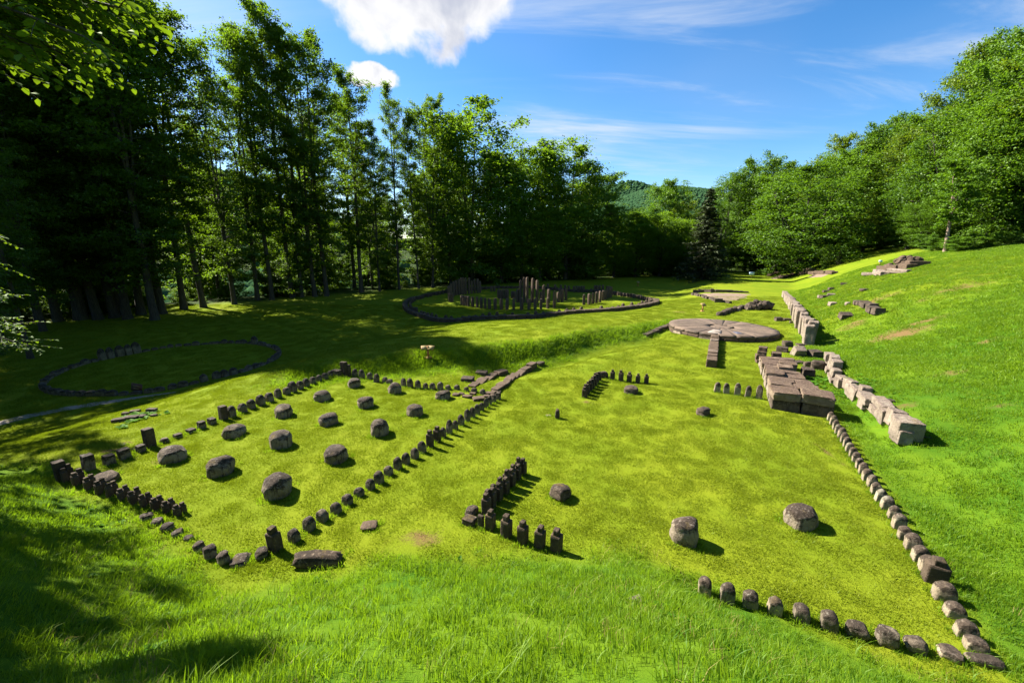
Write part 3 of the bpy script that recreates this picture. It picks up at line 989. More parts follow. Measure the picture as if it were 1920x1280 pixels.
w1 = wall('stone_wall', 'pale dry stone retaining wall cut into the slope beside the long wall-side row',
          [(1547, 693), (1563, 720), (1584, 738), (1605, 753), (1626, 780), (1653, 804), (1682, 828)], 'wall', 0.50, 0.27, [0.85, 0.75, 0.36, 0.40, 0.46, 0.40, 0.36], 0.34, off=-0.12, jit=0.09, tilt=0.10)
g = ground_at(1712, 829)
place_w('end_block', 'block', 'wall', g.x, g.y + 0.25, (0.58, 0.50, 0.50), 'big dark-faced block closing the near end of the retaining wall', 'stone block', rz=-0.35)
w2 = wall('stone_wall', 'pale upright-slab wall climbing from the platform up the lit slope',
          [(1466, 556), (1472, 566), (1481, 580), (1487, 599), (1496, 621), (1508, 644)], 'wall', 0.75, 0.8, [0.6, 0.65, 0.75, 0.9, 1.15, 1.2], 0.45, off=-0.2, tilt=0.07, jit=0.09)
w3 = wall('stone_wall', 'short dark stone wall stub showing in the lit slope turf', [(1602, 571), (1618, 579), (1640, 592)], 'rubble', 0.6, 0.5, [0.25, 0.3, 0.35], 0.5, 'block', off=-0.2, jit=0.1, tilt=0.1)

# block platform
F = ground_at(1446, 767); B = ground_at(1421, 683)
du = Vector((B.x - F.x, B.y - F.y, 0)); PL = du.length; du.normalize()
dr = Vector((du.y, -du.x, 0))
plat = empty('block_platform', (F.x, F.y, tz(F.x, F.y)))
tag(plat, 'big ruined platform of long purplish stone blocks beside the long wall-side row', 'stone platform', None, 'thing')
rowsn = 9
s = 0.0
steps = [0.85, 0.75, 0.72, 0.70, 0.62, 0.60, 0.62, 0.60, 0.66]
sc_ = PL / sum(steps)
ang = math.atan2(dr.y, dr.x)
for i in range(rowsn):
    l = steps[i] * sc_
    zsc = 0.88
    W = [1.75, 1.50, 1.45, 1.30, 1.25, 1.05, 1.30, 1.35, 1.40][i]
    H = [0.86, 0.84, 0.80, 0.82, 0.78, 0.76, 0.80, 0.70, 0.72][i]
    parts = [0.48, 0.52] if i in (0, 1, 3, 5, 6) else ([0.6, 0.4] if i == 2 else [1.0])
    r0 = 0.0
    for p_ in parts:
        c = F + du * (s + l * 0.5) + dr * (W * (r0 + p_ / 2) + random.uniform(-0.03, 0.03))
        hh = H * zsc * random.uniform(0.86, 1.04)
        zb = tz(F.x, F.y) - 0.05
        place_w('stone_block', 'cut', 'rubble' if i == 0 else 'wall', c.x, c.y, (W * p_ * 0.985, l * 0.90, hh * 0.62), rz=ang + random.uniform(-0.02, 0.02), parent=plat, tilt=0.01, z=zb)
        place_w('top_slab', 'cut', 'block', c.x + random.uniform(-.02, .02), c.y, (W * p_ * random.uniform(0.97, 1.0), l * (random.uniform(0.80, 0.97) if i not in (7, 8, 4) else 0.66), hh * 0.38), rz=ang + random.uniform(-0.09, 0.09),
                parent=plat, tilt=0.05, z=zb + hh * 0.615)
        r0 += p_
    s += l
for i, (a_, b_) in enumerate(((0.15, 0.45), (0.72, 0.35))):
    c = F + du * (PL + b_) + dr * a_
    st_ = empty('slab_stack', (c.x, c.y, tz(c.x, c.y)))
    tag(st_, ('outer' if i == 0 else 'inner') + ' little pile of thin slabs at the platform\'s far end', 'slab pile', 'slab piles at the far end of the platform', 'thing')
    for k_ in range(4 if i == 0 else 3):
        place_w('slab', 'slab', 'slab', c.x + random.uniform(-.04, .04), c.y + random.uniform(-.04, .04), (0.45 - .03 * k_, 0.4, 0.2), parent=st_, z=tz(c.x, c.y) + k_ * 0.19, rz=ang + random.uniform(-.2, .2))
for (px, py, w, h, k, m_, lb, tl) in ((1476, 650, 20, 12, 'boulder', 'rubble', 'dark mossy boulder beyond the slab piles', 0), (1466, 660, 19, 11, 'block', 'rubble', 'low broken block beside the inner slab pile', 0),
                                      (1494, 667, 19, 20, 'slab', 'wall', 'pale square slab leaning behind the platform', 0.5), (1502, 648, 15, 5, 'slab', 'rubble', 'flat brown slab at the near foot of the upright-slab wall', 0),
                                      (1526, 670, 22, 16, 'block', 'rubble', 'squared brown block between the two pale walls', 0.1), (1496, 682, 20, 7, 'slab', 'rubble', 'thin slab lying in the grass behind the platform', 0),
                                      (1513, 706, 22, 18, 'block', 'rubble', 'mossy brown block right beside the platform', 0.1), (1531, 694, 21, 20, 'boulder', 'rubble', 'tilted dark boulder against the retaining wall', 0.2),
                                      (1513, 689, 14, 12, 'boulder', 'rubble', 'small rubble stone between the platform and the tilted boulder', 0), (1529, 743, 23, 14, 'boulder', 'row', 'rounded grey boulder at the platform\'s near grassy side', 0),
                                      (1541, 757, 13, 16, 'boulder', 'row', 'small round stone at the head of the long wall-side row', 0),
                                      (1459, 602, 13, 8, 'block', 'rubble', 'dark squared stone on the lawn below the upright-slab wall', 0), (1475, 601, 12, 5, 'slab', 'rubble', 'flat stone beside the dark squared one below the wall', 0),
                                      (1483, 606, 6, 5, 'boulder', 'rubble', 'tiny brown stone at the foot of the upright-slab wall', 0),
                                      (1537, 559, 9, 6, 'boulder', 'pale', 'small pale stone at the lower end of the slope stone cluster', 0), (1544, 559, 13, 6, 'slab', 'rubble', 'flat lowest stone of the slope stone cluster', 0),
                                      (1549, 548, 11, 4, 'slab', 'rubble', 'brown slab in the middle of the slope stone cluster', 0), (1558, 544, 10, 5, 'boulder', 'rubble', 'dark topmost stone of the slope stone cluster', 0),
                                      (1558, 555, 12, 5, 'slab', 'wall', 'pale slab on the wood-facing side of the slope stone cluster', 0), (1560, 573, 12, 8, 'block', 'pale', 'lone pale block below the slope stone cluster', 0.1),
                                      (1582, 534, 10, 4, 'slab', 'rubble', 'thin dark stone highest up the lit slope', 0), (1621, 546, 16, 6, 'boulder', 'rubble', 'dark low rock on the upper lit slope', 0),
                                      (1589, 572, 9, 6, 'boulder', 'wall', 'small grey stone next to the short wall stub', 0), (1584, 598, 19, 12, 'block', 'rubble', 'tilted grey-brown slab lying out in the lit slope', 0.35),
                                      (1647, 749, 12, 5, 'slab', 'pale', 'thin pale slab on the turf above the retaining wall', 0), (1668, 755, 18, 6, 'boulder', 'rubble', 'dark sunken rock in the turf above the retaining wall', 0),
                                      (1735, 822, 18, 6, 'slab', 'rubble', 'flat fragment behind the wall\'s big end block', 0),
                                      (877, 716, 25, 10, 'block', 'rubble', 'dark squared block in the ditch nearest the ditch-side row', 0), (903, 704, 23, 8, 'block', 'rubble', 'dark squared block at the foot of the shaded bank', 0)):
    o = place_px({'boulder': 'boulder', 'block': 'stone_block', 'slab': 'stone_slab'}[k], k, m_, px, py, w, h, lb, {'boulder': 'boulder', 'block': 'stone block', 'slab': 'stone slab'}[k], None, 0.8, rot=random.uniform(-0.7, 0.2), wf=0.95)
    if tl: o.rotation_euler.x = tl

# drain lines
wall('stone_drain', 'raised brown stone drain running from the plot corner along the lawn edge', [(928, 735), (950, 719), (975, 702), (1003, 686)], 'slab', 0.50, 0.3, [0.13, 0.14, 0.18, 0.26], 0.36, 'slab', 'stone drain', jit=0.06, tilt=0.06)
wall('stone_drain', 'broken parallel line of flat pale drain stones in the ditch', [(884, 726), (905, 713), (925, 702), (944, 695)], 'slab', 0.55, 0.3, [0.08, 0.10, 0.10, 0.16], 0.36, 'slab', 'stone drain', jit=0.08)
wall('stone_drain', 'thin dark stone line running under the bank to the round disc', [(1016, 680), (1006, 684)], 'rubble', 0.45, 0.2, [0.14, 0.12], 0.3, 'slab', 'stone drain')
wall('stone_drain', 'low dark stone edging that reaches the round disc from the ditch', [(1208, 629), (1232, 621), (1258, 613)], 'rubble', 0.5, 0.3, [0.12, 0.2, 0.26], 0.35, 'block', 'stone drain')
rub = empty('corner_rubble', ground_at(895, 748))
tag(rub, 'spread of broken brown slabs in the far lawn-side corner of the drum-base plot', 'rubble', None, 'thing')
for (px, py, w, h, k) in ((854, 743, 15, 9, 'boulder'), (876, 746, 22, 9, 'boulder'), (897, 751, 24, 10, 'slab'), (919, 741, 20, 9, 'slab'), (930, 737, 18, 8, 'slab'), (912, 746, 14, 7, 'boulder'), (865, 741, 12, 7, 'boulder'),
                          (886, 741, 12, 6, 'slab'), (925, 746, 14, 9, 'block')):
    g = ground_at(px, py); k_ = mpp(g)
    place_w('stone', k, 'slab', g.x, g.y + 0.1, (w * k_ * 0.9, w * k_ * 0.6, max(0.09, h * k_ * 0.55)), parent=rub, rz=random.uniform(-0.6, 0.4), tilt=0.08)

# ------------------------------------------------------------------ round disc with its arm
DC = Vector((13.98, 27.2, 0.0)); DR = 3.3
DZ = tz(DC.x, DC.y - 2.5) - 0.02
disc = empty('stone_disc', (DC.x, DC.y, DZ))
tag(disc, 'great round andesite disc paved in ray-like slabs on the lawn', 'stone disc', None, 'thing')
disc.rotation_euler = (R(-0.6), R(1.4), 0)


def sector_mesh(r0, r1, a0, a1, z0, z1, mat, seed):
    n_a, n_r = 4, 6
    rr = random.Random(seed)
    vs_, fs_ = [], []
    g_ = 0.0025
    for kz, z in enumerate((z0, z1)):
        for j in range(n_r + 1):
            r_ = r0 + g_ + (r1 - r0 - 2 * g_) * j / n_r
            for i in range(n_a + 1):
                ga = g_ / max(r_, 0.3)
                a_ = a0 + ga + (a1 - a0 - 2 * ga) * i / n_a
                jr = rr.uniform(-0.02, 0.02) if j == n_r and r1 > 3 else 0
                zz = z + (rr.uniform(-0.003, 0.003) if kz else 0) - (0.002 if kz and (j in (0, n_r) or i in (0, n_a)) else 0)
                vs_.append((math.cos(a_) * (r_ + jr), math.sin(a_) * (r_ + jr), zz))
    m_ = (n_r + 1) * (n_a + 1)
    w_ = n_a + 1
    for j in range(n_r):
        for i in range(n_a):
            q = [j * w_ + i, (j + 1) * w_ + i, (j + 1) * w_ + i + 1, j * w_ + i + 1]
            fs_.append([k + m_ for k in q]); fs_.append(q[::-1])
    edge = [j * 0 + i for i in range(n_a)] 
    loop = list(range(0, n_a + 1)) + [j * w_ + n_a for j in range(1, n_r + 1)] + [n_r * w_ + i for i in range(n_a - 1, -1, -1)] + [j * w_ for j in range(n_r - 1, 0, -1)]
    for a_, b_ in zip(loop, loop[1:] + loop[:1]):
        fs_.append([b_, a_, a_ + m_, b_ + m_])
    return mesh_np('slab', np.array(vs_), np.array(fs_), mat, False)


def disc_mat():
    m, t, out = new_mat('disc_andesite')
    tc = t.add('ShaderNodeTexCoord'); oi = t.add('ShaderNodeObjectInfo')
    O = tc.outputs['Object']
    n = t.noise(O, 1.3, 6, 0.65); n2 = t.noise(O, 9, 5, 0.7)
    f = t.math('ADD', t.math('MULTIPLY', n, 0.7), t.math('MULTIPLY', oi.outputs['Random'], 0.45))
    col = t.mix(t.step(f, 0.25, 0.85), (0.056, 0.036, 0.024), (0.118, 0.080, 0.055))
    col = t.mix(t.math('MULTIPLY', t.step(n2, 0.52, 0.66), 0.6), col, (0.030, 0.021, 0.016))
    vo = t.add('ShaderNodeTexVoronoi', feature='DISTANCE_TO_EDGE')
    nd = t.add('ShaderNodeVectorMath', operation='ADD'); t.put(nd.inputs[0], O)
    nw = t.add('ShaderNodeTexNoise'); t.put(nw.inputs['Vector'], O); nw.inputs['Scale'].default_value = 2.5
    t.put(nd.inputs[1], nw.outputs[1]); t.put(vo.inputs['Vector'], nd.outputs[0]); vo.inputs['Scale'].default_value = 1.5
    crack = t.step(vo.outputs['Distance'], 0.05, 0.0)
    col = t.mix(t.math('MULTIPLY', crack, 0.8), col, (0.018, 0.015, 0.008))
    col = t.mix(t.math('MULTIPLY', t.step(t.noise(O, 2.8, 5, 0.7), 0.60, 0.70), 0.6), col, (0.11, 0.12, 0.02))
    b = t.add('ShaderNodeBsdfPrincipled')
    t.put(b.inputs['Base Color'], col); b.inputs['Roughness'].default_value = 0.85
    bump = t.add('ShaderNodeBump'); bump.inputs['Strength'].default_value = 0.5; bump.inputs['Distance'].default_value = 0.03
    t.put(bump.inputs['Height'], t.math('ADD', n, n2)); t.l.new(bump.outputs[0], b.inputs['Normal'])
    t.l.new(b.outputs[0], out.inputs[0])
    return m


M['disc'] = disc_mat()
M['disc_pale'] = plain_material('pale_inset', (0.19, 0.16, 0.14), (0.24, 0.205, 0.18), 6)
M['disc_slate'] = plain_material('slate_inset', (0.045, 0.045, 0.07), (0.07, 0.07, 0.095), 6, 0.6)
TOPZ = 0.34
for (r0, r1, n_, ph) in ((0.80, 3.3, 20, 0.1),):
    a = ph
    for i in range(n_):
        da = 2 * math.pi / n_
        mid_ = (a + da / 2) % (2 * math.pi)
        mat_ = M['disc']
        link('slab', sector_mesh(r0, r1, a, a + da, 0.16 if r1 > 3 else 0.1, TOPZ + random.uniform(-0.007, 0.007), mat_, i + n_), disc)
        a += da
link('inset', sector_mesh(1.75, 2.95, R(228), R(243), TOPZ - 0.05, TOPZ + 0.022, M['disc_pale'], 5), disc)
link('inset', sector_mesh(1.9, 2.55, R(262), R(272), TOPZ - 0.05, TOPZ + 0.022, M['disc_slate'], 6), disc)
link('centre_slab', sector_mesh(0.0, 0.80, 0, 2 * math.pi - 0.002, 0.1, TOPZ + 0.004, M['disc'], 77), disc)
a = 0
while a < 2 * math.pi - 0.08:
    da = random.uniform(0.14, 0.26)
    ro = DR + random.uniform(-0.06, 0.03)
    c = Vector((DC.x + math.cos(a + da / 2) * (ro - 0.12), DC.y + math.sin(a + da / 2) * (ro - 0.12), 0))
    o = link('rim_stone', pick('block', 'slab' if random.random() < 0.75 else 'row'), disc, (c.x - DC.x, c.y - DC.y, -0.08), (0, 0, a + da / 2 + math.pi / 2), (da * ro * 0.97, 0.34, random.uniform(0.22, 0.25)))
    a += da
A0 = ground_at(1341, 632); A1 = ground_at(1333, 689)
arm = empty('stone_causeway', A1)
tag(arm, 'straight raised causeway of cross slabs running from the round disc across the lawn', 'causeway', None, 'thing')
ad = Vector((A0.x - A1.x, A0.y - A1.y, 0)); AL = ad.length; ad.normalize()
aang = math.atan2(ad.y, ad.x)
s = 0.0; i = 0
while s < AL - 0.1:
    l = random.uniform(0.28, 0.55)
    c = A1 + ad * (s + l / 2)
    place_w('slab', 'block', 'slab' if i % 7 != 4 else 'wall', c.x, c.y, (l * 0.96, 0.46 * random.uniform(0.92, 1.08), 0.36 * random.uniform(0.92, 1.08)), rz=aang + random.uniform(-0.05, 0.05), parent=arm, tilt=0.03)
    s += l; i += 1

# rubble heap, kerb line, sunken floor
hp = ground_at(1430, 581)
heap = empty('rubble_heap', hp)
tag(heap, 'dark heap of jumbled angular stones beyond the round disc', 'rubble heap', None, 'thing')
for i in range(34):
    a_ = random.uniform(0, 6.28); r_ = random.uniform(0, 1) ** 0.6
    x = hp.x + math.cos(a_) * r_ * 1.15; y = hp.y + 0.6 + math.sin(a_) * r_ * 0.8
    zz = (1 - r_) * 0.55 * random.uniform(0.5, 1.0)
    dd = random.uniform(0.28, 0.52)
    place_w('stone', 'boulder', 'rubble', x, y, (dd * 1.15, dd, dd * random.uniform(0.8, 1.3)), parent=heap, rz=random.uniform(0, 6), tilt=0.5, z=tz(x, y) + zz)
wall('stone_kerb', 'ragged line of dark stones from the round disc to the rubble heap', [(1346, 592), (1362, 588), (1378, 582), (1394, 577), (1404, 581)], 'rubble', 0.5, 0.5, [0.28, 0.34, 0.34, 0.3, 0.3], 0.42, 'boulder', 'stone kerb', jit=0.15)
place_px('boulder', 'boulder', 'pale', 1384, 583, 10, 7, 'single pale boulder in the ragged dark stone line', 'boulder')


def drape(name, pxs, mat, lift, label=None, n=14, kind='structure', pts=None):
    """A sheet laid over the ground inside a four-cornered outline, with a ragged rim."""
    c = pts or [ground_at(*p) for p in pxs]
    vs_, fs_ = [], []
    for j in range(n + 1):
        for i in range(n + 1):
            u_, v_ = i / n, j / n
            p = (c[0] * (1 - u_) + c[1] * u_) * (1 - v_) + (c[3] * (1 - u_) + c[2] * u_) * v_
            e = 0.10 * min((c[1] - c[0]).length, (c[3] - c[0]).length)
            if i in (0, n) or j in (0, n):
                p = p + Vector((random.uniform(-e, e), random.uniform(-e, e), 0))
            edge_drop = 0.03 if i in (0, n) or j in (0, n) else 0
            vs_.append((p.x, p.y, tz(p.x, p.y) + lift - edge_drop))
    for j in range(n):
        for i in range(n):
            k_ = j * (n + 1) + i
            fs_.append([k_, k_ + 1, k_ + n + 2, k_ + n + 1])
    me = mesh_np(name, np.array(vs_), np.array(fs_), mat, True)
    o = link(name, me)
    tag(o, label, None, None, kind)
    return o


drape('ruin_floor', [(1303, 552), (1352, 566), (1398, 560), (1402, 551)], M['ruin_floor'], 0.02, 'bare brown floor of the sunken ruin beyond the round disc')
wall('stone_edging', 'dark stone edging round the bare sunken floor beyond the round disc', [(1299, 550), (1318, 548), (1338, 548), (1402, 549)], 'rubble', 0.6, 0.5, [0.4, 0.38, 0.3, 0.14], 0.45, 'block', 'stone edging', jit=0.12)
wall('stone_edging', 'near stone edging of the bare sunken floor, with a gap', [(1300, 553), (1318, 557), (1336, 563), (1364, 568)], 'rubble', 0.6, 0.5, [0.28, 0.22, 0.25, 0.22], 0.4, 'block', 'stone edging', jit=0.12)
place_px('stone_block', 'block', 'rubble', 1347, 567, 16, 9, 'dark squared block on the near rim of the sunken floor', 'stone block')
place_px('stone_block', 'block', 'rubble', 1335, 549, 7, 8, 'upright block at the back rim of the sunken floor', 'stone block')

# far ruins under the trees
drape('ruin_floor', [(1443, 523), (1470, 522), (1492, 513), (1462, 514)], M['ruin_floor'], 0.02, 'pale paved floor of the far ruin under the big tree')
drape('ruin_floor', [(1512, 521), (1540, 520), (1560, 512), (1530, 512)], M['ruin_floor'], 0.02, 'pale bare floor of the far ruin past the big trunk')
wall('ruin_wall', 'low broken wall behind the pale floor under the big tree', [(1440, 518), (1462, 512), (1478, 511)], 'slab', 1.2, 0.5, [0.3, 0.4, 0.4], 0.6, 'slab', 'ruin wall', jit=0.25)
wall('ruin_wall', 'low slab wall just behind the big lone trunk', [(1500, 516), (1518, 512)], 'slab', 1.4, 0.5, [0.9, 0.7], 0.8, 'slab', 'ruin wall', jit=0.25)
wall('ruin_wall', 'far low wall line past the big trunk', [(1522, 513), (1545, 512), (1566, 512)], 'slab', 1.4, 0.5, [0.4, 0.45, 0.35], 0.7, 'slab', 'ruin wall', jit=0.25)
wall('ruin_wall', 'near stone edge of the pale floor under the big tree', [(1462, 523), (1478, 519), (1490, 515)], 'slab', 1.2, 0.5, [0.4, 0.45, 0.4], 0.7, 'slab', 'ruin wall', jit=0.2)
wall('ruin_wall', 'long low ruin wall on the lit rise before the hillside wood', [(1620, 518), (1640, 513), (1662, 514), (1690, 510)], 'pale', 1.5, 0.5, [0.25, 0.4, 0.3, 0.35], 0.8, 'slab', 'ruin wall', jit=0.3)
wall('ruin_wall', 'upper broken ruin line on the lit rise before the wood', [(1648, 506), (1672, 505), (1700, 504), (1722, 499)], 'slab', 1.4, 0.5, [0.3, 0.35, 0.5, 0.5], 0.8, 'slab', 'ruin wall', jit=0.3)
g = ground_at(1692, 497)
heap2 = empty('rubble_heap', g)
tag(heap2, 'wide reddish heap of stones by the edge of the hillside wood', 'rubble heap', None, 'thing')
for i in range(40):
    a_ = random.uniform(0, 6.28); r_ = random.uniform(0, 1) ** 0.6
    x = g.x + math.cos(a_) * r_ * 1.5; y = g.y + math.sin(a_) * r_ * 0.9
    dd = random.uniform(0.3, 0.55)
    place_w('stone', 'boulder', 'slab', x, y, (dd * 1.2, dd, dd), parent=heap2, rz=random.uniform(0, 6), tilt=0.4, z=tz(x, y) + (1 - r_) * 0.5)

# low mossy ruin left of the plot
hr = empty('low_ruin', ground_at(245, 785))
tag(hr, 'low grassed-over ruin of flat stones between the small stone ring and the plot', 'ruin', None, 'thing')
for (px, py, w, h, k) in ((217, 793, 22, 8, 'slab'), (239, 789, 24, 8, 'slab'), (259, 786, 16, 7, 'slab'), (247, 776, 15, 7, 'slab'), (229, 780, 14, 7, 'boulder'), (278, 775, 16, 9, 'block'), (282, 783, 10, 5, 'slab')):
    gg = ground_at(px, py); k_ = mpp(gg)
    place_w('stone', k, 'row' if k == 'block' else 'rubble', gg.x, gg.y + 0.15, (w * k_, w * k_ * 0.6, h * k_ * 0.9), parent=hr, rz=random.uniform(-0.2, 0.5), tilt=0.06)
for i, (px, py, w, h) in enumerate([(256, 843, 18, 5), (231, 834, 14, 4)]):
    place_px('flat_stone', 'slab', 'rubble', px, py, w, h, ('wider' if i == 0 else 'narrower') + ' flat stone in the bare soil by the tall squared post', 'stone', None, 0.6)

# ------------------------------------------------------------------ small stone ring
C1 = Vector((-19.9, 23.7, 0)); R1 = 5.35
ring = empty('stone_ring', (C1.x, C1.y, tz(C1.x, C1.y)))
tag(ring, 'small shaded ring of short upright stones on the lower lawn', 'stone ring', None, 'thing')
nst = 74
for i in range(nst):
    a_ = 2 * math.pi * i / nst + random.uniform(-0.012, 0.012)
    deg = math.degrees(a_) % 360
    hh = random.uniform(0.16, 0.34)
    if random.random() < 0.12: hh = 0.1
    if 150 < deg < 172: hh = random.uniform(0.65, 0.85)
    if abs(deg - 72) < 2.5: hh = 0.6
    if 318 < deg < 336: hh = 0.42
    x = C1.x + math.cos(a_) * R1; y = C1.y + math.sin(a_) * R1
    place_w('stone', 'post', 'post', x, y, (0.40 * random.uniform(0.8, 1.1), 0.26, hh), rz=a_ + math.pi / 2, parent=ring, tilt=0.08)

# ------------------------------------------------------------------ great ring and its timber posts
C2 = Vector((2.0, 48.0, 0)); R2 = 14.0
kerb = empty('stone_ring', (C2.x, C2.y, tz(C2.x, C2.y)))
tag(kerb, 'great ring kerb of contiguous dark blocks round the timber posts', 'stone ring', None, 'thing')
n_ = 110
for i in range(n_):
    a_ = 2 * math.pi * i / n_
    x = C2.x + math.cos(a_) * R2; y = C2.y + math.sin(a_) * R2
    place_w('kerb_block', 'block', 'pillar', x, y, (2 * math.pi * R2 / n_ * 0.97, 0.5, random.uniform(0.30, 0.38)), rz=a_ + math.pi / 2, parent=kerb, tilt=0.03)
n_ = 128
for i in range(n_):
    if i % 9 == 4 or random.random() < 0.12: continue
    a_ = 2 * math.pi * i / n_
    x = C2.x + math.cos(a_) * (R2 - 0.55); y = C2.y + math.sin(a_) * (R2 - 0.55)
    place_w('small_post', 'post', 'pillar', x, y, (0.30, 0.24, random.uniform(0.42, 0.60)), rz=a_ + math.pi / 2, parent=kerb, tilt=0.05)


def timber_mesh(seed):
    rr = random.Random(seed)
    v, f = CV[5]
    p = superbox(v, 7).copy()
    p[:, :2] *= 0.5
    p[:, 2] = (p[:, 2] + 1) / 2
    p[:, 0] += 0.05 * fbm(p * np.array([1, 1, 3.0]), 1.4, seed)
    p[:, 1] += 0.05 * fbm(p * np.array([1, 1, 3.0]), 1.4, seed + 5)
    top = p[:, 2] > 0.95
    p[top, 2] += 0.02 * (p[top, 0] * rr.uniform(-1, 1) + p[top, 1] * rr.uniform(-1, 1))
    p[:, 2] = np.where(p[:, 2] < 0.08, p[:, 2] - 0.1, p[:, 2])
    return mesh_np('timber_post', p, f, M['timber'], True)


TIM = [timber_mesh(i) for i in range(6)]


def timber(px, py, h, label, group, w=0.30):
    g = ground_at(px, py)
    H = max(0.5, z_at(py - h, g.x, g.y) - g.z)
    o = link('timber_post', TIM[int(px * 7) % 6], None, (g.x, g.y, g.z - 0.02), (random.uniform(-.02, .02), random.uniform(-.02, .02), random.uniform(0, 6)), (w, w, H))
    tag(o, label, 'timber post', group)


def c3(x, y):
    return 740 + x / 3.692, 480 + y / 3.692


G1 = 'timber posts of the outer circle'
for i, (x, y, h) in enumerate([(466, 338, 68), (482, 341, 70), (497, 344, 70), (512, 348, 72), (540, 352, 75), (572, 357, 78), (600, 360, 75), (627, 363, 75), (657, 366, 75), (697, 370, 80), (738, 371, 80), (778, 372, 80),
                               (823, 373, 82), (878, 373, 85), (930, 372, 78), (972, 371, 80), (1012, 368, 75), (1060, 363, 78), (1105, 359, 120)]):
    px, py = c3(x, y)
    timber(px, py, h / 3.692, f"dark timber post, {ordn(i + 1)} from the shaded side along the outer circle's near arc", G1, 0.27)
for i, (x, y, h) in enumerate([(1310, 338, 74), (1345, 335, 76), (1372, 330, 76), (1397, 325, 78), (1420, 319, 78), (1441, 309, 72), (1456, 301, 68), (1470, 295, 68), (1484, 290, 72), (1497, 286, 76)]):
    px, py = c3(x, y)
    timber(px, py, h / 3.692, f"lit timber post, {ordn(i + 1)} from the gap along the outer circle's sunny arc", G1, 0.27)
for i, (x, y, h) in enumerate([(383, 318, 60), (398, 316, 60), (378, 300, 95), (390, 288, 100), (410, 278, 105), (428, 270, 105), (445, 268, 110), (462, 266, 118), (475, 265, 120), (492, 264, 115), (515, 262, 115), (535, 260, 90),
                               (555, 256, 95), (575, 255, 100), (592, 253, 80)]):
    px, py = c3(x, y)
    timber(px, py, h / 3.692, 'tall dark timber post in the deeply shaded arc of the outer circle', 'shaded timber posts', 0.28)
for i, (x, y, h) in enumerate([(1240, 246, 40), (1258, 247, 42), (1275, 248, 42), (1292, 249, 44), (1308, 250, 44), (1385, 246, 45), (1402, 246, 45), (1420, 244, 44), (1440, 242, 44), (1470, 240, 34), (1484, 240, 34), (670, 245, 40), (690, 244, 40),
                               (1110, 236, 40), (1060, 236, 44), (1150, 238, 40), (1180, 240, 40), (1205, 243, 38)]):
    px, py = c3(x, y)
    timber(px, py, h / 3.692, 'distant timber post in the far arc of the outer circle', 'far timber posts', 0.28)
for i, (x, y, h) in enumerate([(720, 292, 62), (732, 294, 62), (748, 292, 65), (768, 293, 66), (813, 293, 52), (830, 296, 54), (850, 320, 92), (871, 321, 155), (893, 322, 176), (916, 324, 180), (952, 322, 172), (985, 325, 160), (1030, 321, 122), (1065, 328, 100),
                               (1132, 320, 72), (1160, 316, 90), (1184, 306, 82), (1140, 300, 78), (950, 300, 60), (1010, 305, 60), (780, 300, 70)]):
    px, py = c3(x, y)
    timber(px, py, h / 3.692, f"timber post of the inner horseshoe, {ordn(i + 1)} from the shaded side" if i < 17 else 'timber post at the back of the inner horseshoe',
           'timber posts of the inner horseshoe', 0.29)

# ------------------------------------------------------------------ signs
def lectern(px, py, hpx, label, two, rz=0.0):
    g = ground_at(px, py)
    H = z_at(py - hpx, g.x, g.y) - g.z
    root = empty('info_sign', (g.x, g.y, g.z - 0.02), rz)
    tag(root, label, 'sign', None, 'thing')
    link('post', box_mesh('post', 0.09, 0.07, H), root, (0, 0, H * 0.5))
    root.children  # noqa
    for c in root.children: c.data.materials.append(M['wood'])
    link('foot', box_mesh('foot', 0.32, 0.12, 0.06, M['wood']), root, (0, 0, 0.05))
    link('foot', box_mesh('foot', 0.11, 0.36, 0.07, M['wood']), root, (0, 0, 0.055))
    pw, ph = (0.27, 0.21) if two else (0.46, 0.32)
    xs = (-0.155, 0.155) if two else (0.0,)
    for x in xs:
        tilt = 0.20 if x < 0 else -0.20
        p = link('panel', box_mesh('panel', pw, 0.03, ph, M['board']), root, (x, -0.05, H - 0.06), (R(-52), 0, 0 if not two else tilt))
        link('frame', box_mesh('frame', pw + 0.04, 0.02, ph + 0.04, M['wood']), p, (0, 0.014, 0))
        link('printed_line', box_mesh('printed_line', pw * .75, 0.003, ph * .08, M['ink']), p, (0, -0.0155, ph * .32))
        for k_ in range(3):
            link('printed_line', box_mesh('printed_line', pw * (.82 - 0.1 * k_), 0.003, ph * .035, M['ink']), p, (0, -0.0155, ph * (.12 - 0.16 * k_)))


def box_mesh(name, sx, sy, sz, mat=None):
    bx = np.array([(x, y, z) for x in (-1, 1) for y in (-1, 1) for z in (-1, 1)], float) * np.array([sx, sy, sz]) / 2
    f = np.array([(0, 1, 3, 2), (4, 6, 7, 5), (0, 4, 5, 1), (2, 3, 7, 6), (0, 2, 6, 4), (1, 5, 7, 3)])
    return mesh_np(name, bx, f, mat)


